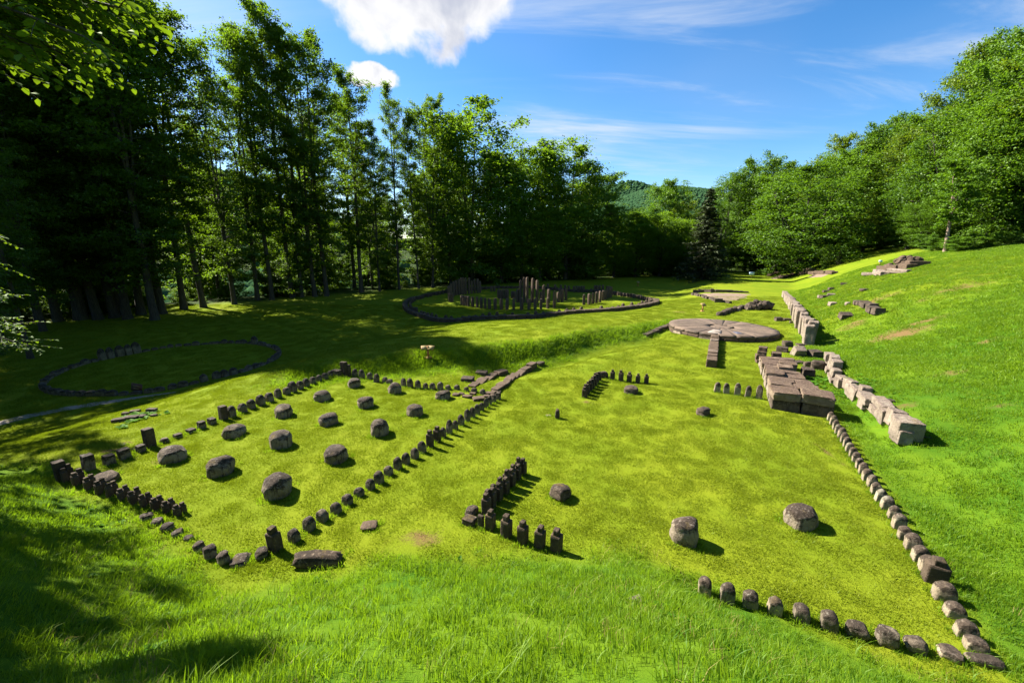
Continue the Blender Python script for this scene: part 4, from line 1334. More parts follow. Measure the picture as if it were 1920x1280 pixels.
lectern(803, 671, 23, 'wooden lectern sign with two sloping panels by the shaded bank', True)
lectern(1317, 584, 15, 'orange wooden lectern sign casting a shadow behind the round disc', False, 0.5)
lectern(1196, 536, 8, 'small distant wooden sign beyond the great timber circle', False, 0.4)
g = ground_at(1408, 522)
root = empty('notice_board', g)
tag(root, 'small pale blue notice board on a post at the far lawn edge', 'sign', None, 'thing')
link('post', box_mesh('post', 0.08, 0.06, 0.8, M['wood']), root, (0, 0, 0.4))
p = link('panel', box_mesh('panel', 0.85, 0.04, 0.5, M['board_blue']), root, (0, -0.06, 0.85))
link('printed_line', box_mesh('printed_line', 0.6, 0.003, 0.05, M['ink']), p, (0, -0.0225, 0.1))
g = ground_at(1649, 498)
root = empty('notice_board', g)
tag(root, 'tiny white notice at the foot of the hillside wood', 'sign', None, 'thing')
link('post', box_mesh('post', 0.06, 0.06, 0.5, M['wood']), root, (0, 0, 0.25))
link('panel', box_mesh('panel', 0.4, 0.04, 0.25, M['board_blue']), root, (0, -0.05, 0.5))
g = ground_at(265, 733)
root = empty('plaque', (g.x, g.y, g.z), -0.35)
tag(root, 'dark reddish plaque standing among the stones of the small ring', 'plaque', None, 'thing')
p = link('panel', box_mesh('panel', 0.75, 0.05, 0.36, M['board_dark']), root, (0, -0.15, 0.24), (R(-12), 0, 0))
for r_ in range(2):
    link('printed_line', box_mesh('printed_line', 0.5 - 0.1 * r_, 0.004, 0.04, M['board']), p, (0, -0.0265, 0.06 - 0.12 * r_))

# trodden path
PP = [ground_at(*q) for q in ((-70, 815), (0, 793), (60, 778), (130, 765), (200, 754), (270, 743), (330, 735))]
vs_, fs_ = [], []
N = 60
L_ = total(PP)
for i in range(N + 1):
    x, y, a_ = along(PP, L_ * i / N)
    w_ = 0.42 * (1 - 0.75 * (i / N) ** 3)
    for k_ in range(5):
        o_ = (k_ / 2 - 1) * w_ + random.uniform(-0.05, 0.05)
        xx, yy = x - math.sin(a_) * o_, y + math.cos(a_) * o_
        vs_.append((xx, yy, tz(xx, yy) + (0.012 if 0 < k_ < 4 else -0.015)))
for i in range(N):
    for k_ in range(4):
        q = i * 5 + k_
        fs_.append([q, q + 5, q + 6, q + 1])
pth = link('path', mesh_np('path', np.array(vs_), np.array(fs_), M['path'], True))
tag(pth, 'narrow pale trodden path curving past the small stone ring', None, None, 'structure')


# ------------------------------------------------------------------ trees
def leaf_mesh_arrays(C, size, rng, tilt=0.55, aspect=0.62, droop=0.0):
    """One small diamond leaf spray per centre; returns verts and quads."""
    n = len(C)
    az = rng.uniform(0, 2 * np.pi, n)
    nz = np.stack([rng.normal(0, tilt, n), rng.normal(0, tilt, n), np.ones(n)], 1)
    nz /= np.linalg.norm(nz, axis=1)[:, None]
    t = np.stack([np.cos(az), np.sin(az), np.full(n, -droop)], 1)
    t -= nz * (t * nz).sum(1)[:, None]
    t /= np.linalg.norm(t, axis=1)[:, None]
    b = np.cross(nz, t)
    L = (size * rng.uniform(0.65, 1.35, n))[:, None]
    W = L * aspect
    sag = nz * L * 0.10
    V = np.stack([C - t * L * 0.5 - sag, C + b * W * 0.5 + sag, C + t * L * 0.5 - sag, C - b * W * 0.5 + sag], 1).reshape(-1, 3)
    F = np.arange(4 * n).reshape(-1, 4)
    return V, F


def tube(path, radii, sides):
    path = np.asarray(path, float); n = len(path)
    tan = np.gradient(path, axis=0)
    tan /= np.linalg.norm(tan, axis=1)[:, None] + 1e-9
    ref = np.where(np.abs(tan[:, 2:3]) < 0.9, np.array([[0, 0, 1.0]]), np.array([[1.0, 0, 0]]))
    u = np.cross(tan, ref); u /= np.linalg.norm(u, axis=1)[:, None] + 1e-9
    v = np.cross(tan, u)
    ang = np.linspace(0, 2 * np.pi, sides, endpoint=False)
    ring = path[:, None, :] + (u[:, None, :] * np.cos(ang)[None, :, None] + v[:, None, :] * np.sin(ang)[None, :, None]) * np.asarray(radii)[:, None, None]
    V = ring.reshape(-1, 3)
    i = np.arange(n - 1)[:, None] * sides + np.arange(sides)[None, :]
    j = np.arange(n - 1)[:, None] * sides + (np.arange(sides)[None, :] + 1) % sides
    F = np.stack([i, j, j + sides, i + sides], -1).reshape(-1, 4)
    return V, F


def merge(parts):
    V, F, o = [], [], 0
    for v, f in parts:
        V.append(v); F.append(f + o); o += len(v)
    return np.concatenate(V), np.concatenate(F)


def make_tree(seed, H, bare, prof, n_br, leaf, twigs=7, per=11, r0=0.34, lean=0.02, up=(15, 50), trunk_mat='bark', leaf_mat='beech', flat=0.10, tip_jit=1.0,
              fork=0.45, stems=3, spread=0.16, tilt=0.6, shell=None):
    """Trunk mesh (with forked stems and limbs) and crown mesh of one broadleaf tree of height H."""
    rng = np.random.default_rng(seed)
    nt = 14
    zf = H * fork
    zz = np.linspace(-0.4, zf, nt)
    wob = np.cumsum(rng.normal(0, lean, (nt, 2)), 0) * H / nt * 0.6
    wob -= wob[0]
    path = np.column_stack([wob, zz])
    rad = r0 * (1 - 0.42 * np.clip(zz / zf, 0, 1)); rad[0] *= 1.5; rad[1] *= 1.08
    wood = [tube(path, rad, 9)]
    axes = [(path, 0.75)]
    a0 = rng.uniform(0, 6.28)
    for s_ in range(stems):
        top = H * (0.97 if s_ == 0 else rng.uniform(0.80, 0.96))
        sp = spread * (0.25 if s_ == 0 else rng.uniform(0.7, 1.25))
        az = a0 + s_ * 6.283 / max(1, stems) + rng.normal(0, 0.3)
        st = -rng.uniform(0, 0.3) * zf if s_ else 0.0
        p0 = np.array([np.interp(zf + st, zz, path[:, 0]), np.interp(zf + st, zz, path[:, 1]), zf + st])
        t = np.linspace(0, 1, 10)
        out_ = sp * (top - p0[2]) * (t ** 0.8)
        pts = p0 + np.column_stack([np.cos(az) * out_, np.sin(az) * out_, (top - p0[2]) * t]) + np.cumsum(rng.normal(0, 0.05, (10, 3)) * np.array([1, 1, 0]), 0) * (t[:, None] > 0)
        wood.append(tube(pts, r0 * 0.58 * (1 - 0.93 * t) * (1.0 if s_ == 0 else 0.75), 6))
        axes.append((pts, 1.0))
    cents = []
    ga = 2.39996
    lo = bare
    for k in range(n_br):
        z = lo + (H * 0.97 - lo) * (k + rng.uniform(0, 1)) / n_br
        cand = [ax for ax in axes if ax[0][0, 2] <= z <= ax[0][-1, 2] + 0.1]
        if not cand: cand = [axes[1]]
        ax = cand[rng.integers(len(cand))][0]
        f = (z - bare) / (H - bare)
        L = max(0.5, prof(f) * rng.uniform(0.55, 1.25))
        az = k * ga + rng.normal(0, 0.4)
        base = np.array([np.interp(z, ax[:, 2], ax[:, 0]), np.interp(z, ax[:, 2], ax[:, 1]), z])
        o2 = base[:2] - path[-1, :2]
        if np.hypot(*o2) > 0.4 and rng.uniform() < 0.6: az = math.atan2(o2[1], o2[0]) + rng.normal(0, 0.8)
        el = R(up[0] + (up[1] - up[0]) * f + rng.normal(0, 10))
        dirh = np.array([math.cos(az), math.sin(az), 0])
        m_ = 6
        t = np.linspace(0, 1, m_)
        pts = base + dirh * (L * t * math.cos(el))[:, None] + np.array([0, 0, 1.0]) * (L * (math.sin(el) * t - 0.22 * t ** 2))[:, None]
        pts[1:] += rng.normal(0, 0.05 * L, (m_ - 1, 3)) * np.array([1, 1, 0.6])
        br = max(0.016, 0.055 * (L / 4) * (1 - 0.5 * f) * (r0 / 0.34))
        wood.append(tube(pts, br * (1 - 0.85 * t), 4))
        side = np.array([-dirh[1], dirh[0], 0])
        for q in range(twigs):
            tt = 0.18 + 0.82 * (q + rng.uniform(0, 1)) / twigs
            p0 = np.array([np.interp(tt, t, pts[:, c]) for c in range(3)])
            for sg in (-1, 1):
                tl = L * 0.42 * (1.15 - 0.75 * tt) * rng.uniform(0.4, 1.35) + 0.2
                d = dirh * 0.7 + side * sg * 0.8 + np.array([0, 0, rng.normal(0.08 + 0.35 * f, 0.22)])
                u_ = rng.uniform(0.05, 1.05, per)
                c = p0 + d * (tl * u_)[:, None]
                c += rng.normal(0, 1, (per, 3)) * np.array([0.24, 0.24, flat]) * tip_jit
                c[:, 2] -= 0.12 * tl * u_ ** 2
                cents.append(c)
    if shell:                     # rounded outer masses: clumps of sprays over an uneven dome
        n_c, per_c, rw, rh, zc = shell
        for k in range(n_c):
            u_ = rng.uniform(-0.75, 1.0); a_ = k * ga
            rr_ = math.sqrt(max(0, 1 - u_ * u_))
            bump_ = 1 + 0.30 * mnoise.noise(Vector((math.cos(a_) * rr_ * 1.7 + seed, math.sin(a_) * rr_ * 1.7, u_ * 1.7))) + rng.normal(0, 0.07)
            c0 = np.array([math.cos(a_) * rr_ * rw * bump_, math.sin(a_) * rr_ * rw * bump_, zc + u_ * rh * bump_])
            c0[:2] += path[-1, :2]
            c = c0 + rng.normal(0, 1, (per_c, 3)) * np.array([0.85, 0.85, 0.30]) * rng.uniform(0.7, 1.3)
            dd_ = np.hypot(c[:, 0] - c0[0], c[:, 1] - c0[1])
            c[:, 2] -= 0.22 * dd_ ** 1.3
            cents.append(c[c[:, 2] > 0.4])
    C = np.concatenate(cents)
    V, F = leaf_mesh_arrays(C, leaf, rng, tilt)
    wv, wf = merge(wood)
    return mesh_np('trunk', wv, wf, M[trunk_mat], True), mesh_np('crown', V, F, M[leaf_mat], False)


def prof_tall(w, low=0.35):
    return lambda f: w * (low + (1 - low) * min(1, f / 0.3)) * (1 - 0.62 * max(0, (f - 0.5) / 0.5) ** 1.6)


def prof_dome(w):
    return lambda f: w * math.sqrt(max(0.10, 1 - ((f - 0.25) / 0.80) ** 2)) * (0.8 + 0.2 * min(1, f / 0.2))


TALL = [(make_tree(100 + i, 30.0, [4.5, 6.5, 3.5, 8.0][i], prof_tall([4.8, 4.2, 5.4, 4.4][i], [0.5, 0.4, 0.6, 0.35][i]), [105, 95, 115, 95][i], 0.27, 7, 16, 0.36, 0.02, (8, 58),
                   fork=[0.42, 0.5, 0.36, 0.55][i], stems=[3, 2, 4, 3][i], spread=[0.13, 0.10, 0.17, 0.14][i], flat=0.12), 30.0) for i in range(4)]
LIT = [(make_tree(200 + i, 22.0, [1.2, 2.0, 1.0, 2.6][i], prof_dome([5.4, 4.8, 6.0, 5.0][i]), [110, 95, 120, 100][i], 0.31, 7, 13, 0.42, 0.02, (0, 58), leaf_mat=['lit', 'lit_deep', 'lit', 'lit_yellow'][i], flat=0.20,
                  fork=0.28, stems=[5, 4, 6, 5][i], spread=[0.32, 0.28, 0.38, 0.30][i], tilt=0.8, shell=([200, 170, 230, 190][i], 66, [6.2, 5.4, 7.0, 5.8][i], [9.8, 9.6, 9.6, 9.2][i], [11.6, 11.8, 11.4, 12.2][i])), 22.0) for i in range(4)]
BACK = [(make_tree(300 + i, 24.0, [2.0, 1.2][i], prof_dome([4.2, 4.8][i]), 100, 0.44, 7, 10, 0.28, 0.02, (5, 55), leaf_mat='beech', flat=0.18, fork=0.35, stems=4, spread=0.24), 24.0) for i in range(2)]
SHRUB = [(make_tree(400 + i, 5.0, 0.25, prof_dome([1.9, 2.3][i]), 46, 0.22, 6, 12, 0.06, 0.03, (15, 60), leaf_mat='beech', flat=0.12, tip_jit=0.7, fork=0.15, stems=4, spread=0.4), 5.0) for i in range(2)]
SHRUB_LIT = [(make_tree(420 + i, 3.0, 0.15, prof_dome([1.6, 1.9][i]), 50, 0.17, 6, 14, 0.05, 0.03, (15, 60), leaf_mat='lit', flat=0.12, tip_jit=0.5, fork=0.15, stems=4, spread=0.5, tilt=0.8), 3.0) for i in range(2)]


def spruce_mesh(seed, H):
    rng = np.random.default_rng(seed)
    zz = np.linspace(-0.3, H, 14)
    path = np.column_stack([rng.normal(0, 0.03, 14), rng.normal(0, 0.03, 14), zz])
    wood = [tube(path, 0.24 * (1 - 0.95 * np.clip(zz / H, 0, 1)), 8)]
    C, SZ = [], []
    z = 0.7
    while z < H * 0.985:
        f = z / H
        nb = 9 if f < 0.8 else 6
        for k in range(nb):
            L = (1 - f) ** 0.85 * 3.7 * rng.uniform(0.7, 1.15) + 0.15
            az = rng.uniform(0, 6.283)
            d = np.array([math.cos(az), math.sin(az), 0])
            t = np.linspace(0, 1, 5)
            pts = np.array([0, 0, z]) + d * (L * t)[:, None] + np.array([0, 0, 1.0]) * (L * (-0.35 * t + 0.18 * t ** 2 + 0.05))[:, None]
            wood.append(tube(pts, 0.03 * (1 - 0.8 * t), 3))
            n = int(18 + 40 * L / 3.5)
            u_ = rng.uniform(0.12, 1.02, n)
            c = np.array([np.interp(u_, t, pts[:, q]) for q in range(3)]).T
            c += rng.normal(0, 1, (n, 3)) * np.array([0.13, 0.13, 0.05]) * (0.5 + L / 3)
            c[:, 2] -= rng.uniform(0, 0.38, n) * (0.3 + 0.7 * L / 3.5)
            C.append(c)
        z += 0.34 + 0.12 * (1 - f)
    C = np.concatenate(C)
    V, F = leaf_mesh_arrays(C, 0.40, rng, 0.9, 0.36, 0.7)
    wv, wf = merge(wood)
    return mesh_np('trunk', wv, wf, M['bark'], True), mesh_np('crown', V, F, M['spruce'], False)


SPRUCE = [(spruce_mesh(51, 16.0), 16.0)]


def tree(name, proto, x, y, H, label, group=None, wide=1.0, rz=None, lean=(0, 0), cat='tree', zoff=0.0):
    (tm, cm), h0 = proto
    s = H / h0
    root = empty(name, (x, y, tz(x, y) - 0.05 + zoff), random.uniform(0, 6.28) if rz is None else rz, (s * wide, s * wide, s))
    root.rotation_euler.x, root.rotation_euler.y = lean
    tag(root, label, cat, group, 'thing')
    link('trunk', tm, root); link('crown', cm, root)
    return root


FOREST = 'trees of the shaded forest front'
# px of the trunk foot, image row of the foot, image row of the top, width factor, proto
ftrees = [(-40, 610, -160, .9, 0), (20, 608, -150, .95, 1), (75, 604, -150, .9, 2), (150, 600, -120, 1.1, 3), (215, 596, -110, 1.1, 0), (265, 590, -40, 1.05, 1), (110, 602, -110, 1.1, 2), (185, 599, -100, 1.1, 0), (305, 588, -60, 1.05, 2), (345, 580, -60, .85, 3), (382, 576, -20, .8, 1),
          (440, 570, 70, .8, 2), (483, 563, 60, .8, 0), (510, 562, 40, .75, 3), (548, 558, 5, .75, 1), (566, 557, 70, .7, 0), (590, 556, 60, .8, 2), (613, 555, 60, .8, 3), (678, 548, 125, .85, 1), (712, 546, 235, .65, 0),
          (749, 543, 158, .55, 3), (785, 541, 220, .55, 1), (812, 539, 178, .7, 2), (845, 535, 250, .6, 0), (884, 531, 198, 1.15, 2), (940, 528, 292, 1.0, 0), (978, 526, 285, .95, 3), (1011, 524, 290, .95, 1), (1060, 522, 272, 1.1, 2),
          (1100, 521, 325, 1.0, 0), (1150, 520, 385, 1.0, 1), (1190, 519, 400, 1.0, 2), (1235, 518, 400, 1.0, 0), (1285, 517, 415, 1.0, 3)]
ROUND = [(make_tree(500 + i, 22.0, [1.8, 2.6, 1.4][i], prof_dome([4.6, 4.2, 5.0][i]), 110, 0.32, 7, 13, 0.34, 0.02, (5, 58), leaf_mat='mid', flat=0.18, fork=0.30, stems=[4, 3, 5][i],
                     spread=[0.24, 0.2, 0.28][i], tilt=0.75, shell=(150, 56, [4.8, 4.3, 5.2][i], 9.4, 12.0)), 22.0) for i in range(3)]
for i, (px, py, top, wd, k) in enumerate(ftrees):
    g = ground_at(px, py)
    ye = g.y - float(forest_edge(g.x, g.y)) + 3.0
    if g.y > ye: g = at_depth(px, ye)
    if top < 0: top = top * 0.6
    H = z_at(top, g.x, g.y) - g.z
    rnd = px >= 840
    look = ['tall dark beech', 'tall thin dark beech', 'broad tall beech', 'tall bare-stemmed beech'][k] if not rnd else 'round-crowned leafy tree'
    tree('beech_tree' if not rnd else 'leafy_tree', ROUND[(i + k) % 3] if rnd else TALL[k], g.x, g.y, H, f"{look}, {ordn(i + 1)} along the shaded forest front from the plaque side", FOREST,
         wd * (1.15 * (22 / max(H, 12)) ** 0.5 if rnd else 1), lean=(random.uniform(-.03, .03), random.uniform(-.03, .03)))

# the wood behind the front, on the falling ground
rt = random.Random(5)
nb = 0
pts_used = []
while nb < 74:
    x = rt.uniform(-95, 48)
    y = rt.uniform(20, 125)
    fe = float(forest_edge(x, y))
    if not (7 < fe < 42): continue
    if x / y < -1.75: continue
    if any((x - a) ** 2 + (y - b) ** 2 < 14 for a, b in pts_used): continue
    pts_used.append((x, y))
    if rt.random() < 0.5 and fe < 30:
        H = rt.uniform(20, 27) * (1.0 if x < -8 else (0.62 if x / y < 0.15 else 0.42))
        tree('beech_tree', TALL[rt.randrange(4)], x, y, H, 'slim dark beech among the trees standing behind the shaded forest front', 'trees behind the shaded forest front', 0.85)
    else:
        H = rt.uniform(15, 22) * (1.0 if x < -8 else (0.68 if x / y < 0.15 else 0.50))
        tree('leafy_tree', BACK[rt.randrange(2)], x, y, H, 'backlit leafy tree showing between the trunks of the shaded forest front', 'backlit trees behind the forest front', 1.0)
    nb += 1
# undergrowth
for i in range(46):
    for _ in range(60):
        x = rt.uniform(-75, 40); y = rt.uniform(22, 100)
        fe = float(forest_edge(x, y))
        if 1.0 < fe < 10 and x / y > -1.6: break
    tree('bush', SHRUB[rt.randrange(2)], x, y, rt.uniform(2.0, 5.5), 'dark leafy bush in the undergrowth along the shaded forest front', 'bushes under the shaded forest', 1.0, cat='bush')
for i, (x, y, H, k, wd) in enumerate(((-17.5, 9.7, 19, 1, .60), (-20.5, 10.7, 21, 0, .64), (-23.0, 11.2, 21, 1, .75))):
    tree('leafy_tree', BACK[k], x, y, H, f"dense leafy tree, {ordn(i + 1)} in the line that shades the near slope's dark corner", 'trees shading the near slope', wd)
for i in range(40):
    for _ in range(60):
        x = rt.uniform(-60, 10); y = rt.uniform(26, 85)
        if 2.0 < float(forest_edge(x, y)) < 6 and x / y > -1.4: break
    if float(forest_edge(x, y)) < 1.5: continue
    tree('bush', SHRUB[rt.randrange(2)], x, y, rt.uniform(0.6, 1.7), 'small low bush at the trunk feet along the shaded forest front', 'low bushes along the shaded forest front', 1.3, cat='bush')
# trees whose shade lies over the near slope and the small ring
for (x, y, H, k, wd) in ((-35.6, 38.0, 33, 2, .9), (-32.6, 37.4, 30, 0, .9), (-37.6, 39.4, 35, 3, 1.0), (-39.6, 37.8, 33, 2, .95),   (-27, 20.5, 12, 2, .7), (-34, 27, 19, 0, .8), (-24.5, 17.0, 15, 0, .7), (-38, 33, 21, 2, .9), (-44, 36, 26, 0, .95), (-33, 18.5, 19, 2, .9), (-30, 25, 15, 1, .8), (-41, 22, 24, 3, .9), (-47, 30, 26, 2, .9), (-52, 24, 26, 0, 1.0), (-58, 33, 28, 1, 1.0), (-38, 13.5, 17, 1, .9)):
    tree('beech_tree', TALL[k], x, y, H, 'tall beech at the shaded end of the wood beyond the notched pillar pairs', 'beeches at the shaded end of the wood', wd)

# far side: end of the clearing and the lit hillside
HILL = 'trees of the lit hillside wood'
g = at_depth(1318, 71)
tree('spruce_tree', SPRUCE[0], g.x, g.y, z_at(348, g.x, g.y) - g.z, 'dark brownish pointed spruce at the end of the clearing, between the pale green crowns', None, 1.3)
fr = [(1205, 88, 392, .9, 1), (1245, 90, 343, .8, 0), (1282, 92, 380, .8, 3), (1350, 93, 330, .85, 0), (1395, 95, 300, .95, 1), (1440, 90, 310, .9, 2), (1497, 74, 318, 1.25, 2), (1560, 82, 282, 1.0, 0), (1545, 95, 262, .9, 3),
      (1600, 92, 245, 1.0, 1), (1640, 80, 262, .9, 3), (1650, 98, 222, .95, 0), (1700, 82, 205, .9, 2), (1692, 66, 300, .8, 1), (1745, 74, 150, .75, 3), (1790, 72, 118, .75, 0), (1800, 60, 260, .8, 1), (1840, 66, 110, .85, 2),
      (1870, 58, 200, .8, 3), (1900, 60, 48, .9, 1), (1945, 54, 55, .95, 0), (2000, 50, 30, 1.0, 2), (1860, 53, 150, .8, 2), (1920, 51, 120, .8, 3), (1815, 54, 215, .75, 0), (1770, 62, 330, .7, 0), (1720, 60, 372, .7, 2), (1668, 76, 345, .8, 0), (1610, 78, 390, .9, 3)]
for i, (px, dep, top, wd, k) in enumerate(fr):
    if px > 1735 and top < 160: top -= 48
    g = at_depth(px, dep)
    H = z_at(top, g.x, g.y) - g.z
    lb = ('spreading bright green tree standing alone before the far ruin, its trunk dark' if px == 1497 else
          f"bright leafy tree with layered boughs, {ordn(i + 1)} along the lit wood edge from the spruce side")
    tree('leafy_tree', LIT[k], g.x, g.y, H, lb, HILL, wd * 22.0 / max(H, 8) * (0.55 + 0.45 * H / 22.0), lean=(random.uniform(-.03, .03), random.uniform(-.03, .03)))
g = at_depth(1763, 47)
(tm, cm), h0 = make_tree(777, 14.0, 5.0, prof_tall(3.0, .5), 50, 0.36, 6, 12, 0.30, 0.02, (0, 45), 'bark_pale', 'lit'), 14.0
H = max(8.0, z_at(300, g.x, g.y) - g.z)
tree('leafy_tree', ((tm, cm), 14.0), g.x, g.y, H, 'pale-trunked tree leaning slightly at the crest of the lit grass slope', None, 1.0, lean=(0, R(5)))
n3 = 0
used = []
while n3 < 70:
    x = rt.uniform(30, 165); y = rt.uniform(45, 175)
    q = float(q_of(x, y)) - 0.10 * max(y - 20, 0)
    if q < 15 and not (y > 98 and x > 26): continue
    if x / y > 1.45 or x / y < 0.22: continue
    if math.hypot(x, y) < 68: continue
    if any((x - a) ** 2 + (y - b) ** 2 < 26 for a, b in used): continue
    used.append((x, y))
    tree('leafy_tree', LIT[rt.randrange(4)], x, y, rt.uniform(16, 22) * (0.66 if x / y < 0.5 else 1.05), 'bright green crown among the massed trees of the lit hillside', 'massed crowns on the lit hillside', rt.uniform(0.85, 1.1))
    n3 += 1
for i, (px, dep, h, wd) in enumerate([(1800, 45, 1.3, 1.6), (1775, 47, 1.0, 1.5), (1830, 45, 1.3, 1.5), (1870, 46, 1.2, 1.5), (1905, 45, 1.1, 1.4), (1745, 51, 1.3, 1.2), (1720, 57, 1.8, 1.0)]):
    g = at_depth(px, dep)
    tree('bush', SHRUB_LIT[i % 2], g.x, g.y, h, f"bright low bush, {ordn(i + 1)} on the crest of the lit slope by the pale trunk", 'bushes along the crest of the lit slope', wd, cat='bush')
g = at_depth(1545, 66); tree('young_tree', SHRUB[0], g.x, g.y, 3.4, 'small dark young tree beside the far ruin past the big trunk', None, 0.5)
g = at_depth(1570, 67); tree('young_spruce', SPRUCE[0], g.x, g.y, 2.4, 'tiny dark young conifer on the far lawn by the ruin', None, 1.3)
# dark undergrowth closing the far end of the clearing
for i in range(30):
    x = rt.uniform(0, 62); y = rt.uniform(76, 100)
    if float(forest_edge(x, y)) < 0.5: y = float(np.interp(x, [0, 12, 24, 36, 60], [70, 76, 82, 86, 92])) + rt.uniform(0.5, 6)
    tree('bush', SHRUB[rt.randrange(2)], x, y, rt.uniform(3.0, 7.0), 'dark green bush in the thicket closing the far end of the clearing', 'bushes at the far end of the clearing', 1.0, cat='bush')

# wooded far hills: one mass of small crowns
ico = []
import bmesh
bm = bmesh.new(); bmesh.ops.create_icosphere(bm, subdivisions=1, radius=1.0)
bm.verts.ensure_lookup_table()
IV = np.array([v.co[:] for v in bm.verts]); IF = np.array([[v.index for v in f.verts] for f in bm.faces]); bm.free()
IV2 = IV * (1 + 0.28 * np.array([mnoise.noise(Vector(p) * 2.3) for p in IV]))[:, None]
hv, hf, o_ = [], [], 0
rh = np.random.default_rng(3)


def hill_crowns(cx, cy, sx, sy, n, size):
    global o_
    x = rh.normal(cx, sx, n); y = rh.normal(cy, sy, n)
    z = terrain(x, y)
    for a, b, c in zip(x, y, z):
        s = size * rh.uniform(0.7, 1.35)
        ang = rh.uniform(0, 6.28)
        ca, sa = math.cos(ang), math.sin(ang)
        p = IV2 * np.array([s, s, s * 1.15])
        p = np.column_stack([p[:, 0] * ca - p[:, 1] * sa, p[:, 0] * sa + p[:, 1] * ca, p[:, 2]])
        hv.append(p + np.array([a, b, c + s * 0.55])); hf.append(IF + o_); o_ += len(IV2)


hill_crowns(350, 810, 140, 80, 9000, 3.6)
hill_crowns(200, 830, 100, 65, 3500, 3.6)
hill_crowns(425, 1500, 190, 75, 3500, 6.0)
hill_crowns(-560, 560, 190, 70, 1500, 6.5)
hill_crowns(150, 260, 70, 60, 260, 6.0)
hill_crowns(-160, 190, 60, 40, 500, 6.0)
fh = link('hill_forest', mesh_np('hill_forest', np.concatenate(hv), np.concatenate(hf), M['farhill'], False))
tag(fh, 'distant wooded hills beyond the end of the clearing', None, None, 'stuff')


# ------------------------------------------------------------------ near overhanging tree: trunk stands out of frame
def leaf_shape(C, T, N, L):
    """Pointed six-cornered leaves folded along the midrib."""
    B = np.cross(N, T)
    n = len(C); W = L * 0.62
    up = N * (L * 0.10)[:, None]
    P = np.stack([C, C + T * (L * .35)[:, None] + B * (W * .5)[:, None] + up, C + T * (L * .75)[:, None] + B * (W * .36)[:, None] + up * .6,
                  C + T * L[:, None] - up * .8, C + T * (L * .75)[:, None] - B * (W * .36)[:, None] + up * .6, C + T * (L * .35)[:, None] - B * (W * .5)[:, None] + up,
                  C + T * (L * .5)[:, None]], 1).reshape(-1, 3)
    o = (np.arange(n) * 7)[:, None]
    F = np.concatenate([o + np.array([[0, 1, 2, 6]]), o + np.array([[6, 2, 3, 3]])[:, :4] * 1, o + np.array([[0, 6, 4, 5]])])
    Q = np.concatenate([o + np.array([[0, 6, 2, 1]]), o + np.array([[0, 5, 4, 6]])])
    T3 = np.concatenate([o + np.array([[6, 3, 2]]), o + np.array([[6, 4, 3]])])
    return P, Q, T3


def ray_pt(px, py, y):
    d = cam_dir(px, py)
    d = d / d.y
    return np.array([d.x * y, y, CAM_H + d.z * y])


rn = np.random.default_rng(21)
trunk_base = np.array([-10.5, 3.2, tz(-10.5, 3.2) - 0.3])
tr_top = np.array([-10.2, 3.6, 13.0])
zz = np.linspace(0, 1, 10)[:, None]
tpath = trunk_base * (1 - zz) + tr_top * zz + np.column_stack([np.sin(zz[:, 0] * 4) * 0.15, np.cos(zz[:, 0] * 3) * 0.1, zz[:, 0] * 0])
wood = [tube(tpath, np.linspace(0.30, 0.10, 10), 9)]
CC, TT, LL = [], [], []


def bough(p0, p1, sag, n_tw, tw_len, leaves, lsize, r=0.05):
    t = np.linspace(0, 1, 9)
    pts = p0 + (p1 - p0) * t[:, None] + np.array([0, 0, 1.0]) * (sag * np.sin(t * np.pi))[:, None] + rn.normal(0, 0.03, (9, 3))
    wood.append(tube(pts, r * (1 - 0.85 * t) + 0.004, 5))
    d = (p1 - p0) / np.linalg.norm(p1 - p0)
    sd_ = np.cross(d, [0, 0, 1.0]); sd_ /= np.linalg.norm(sd_)
    for k in range(n_tw):
        tt = 0.30 + 0.70 * (k + rn.uniform(0, 1)) / n_tw
        b = np.array([np.interp(tt, t, pts[:, c]) for c in range(3)])
        sg = 1 if k % 2 else -1
        dd = d * rn.uniform(0.4, 0.9) + sd_ * sg * rn.uniform(0.4, 0.9) + np.array([0, 0, rn.uniform(-0.35, 0.15)])
        dd /= np.linalg.norm(dd)
        l = tw_len * rn.uniform(0.5, 1.1)
        tp = b + dd * (l * np.linspace(0, 1, 4))[:, None]
        tp[:, 2] -= 0.12 * l * np.linspace(0, 1, 4) ** 2
        wood.append(tube(tp, 0.007 * (1 - 0.7 * np.linspace(0, 1, 4)), 3))
        s2 = np.cross(dd, [0, 0, 1.0]); s2 /= np.linalg.norm(s2) + 1e-6
        for q in range(leaves):
            u_ = (q + 0.5) / leaves
            c = b + dd * l * u_ + np.array([0, 0, -0.12 * l * u_ ** 2])
            sgn = 1 if q % 2 else -1
            tv = dd * 0.6 + s2 * sgn * 0.9 + rn.normal(0, 0.22, 3) + np.array([0, 0, -0.25])
            CC.append(c); TT.append(tv / np.linalg.norm(tv)); LL.append(lsize * rn.uniform(0.7, 1.2))


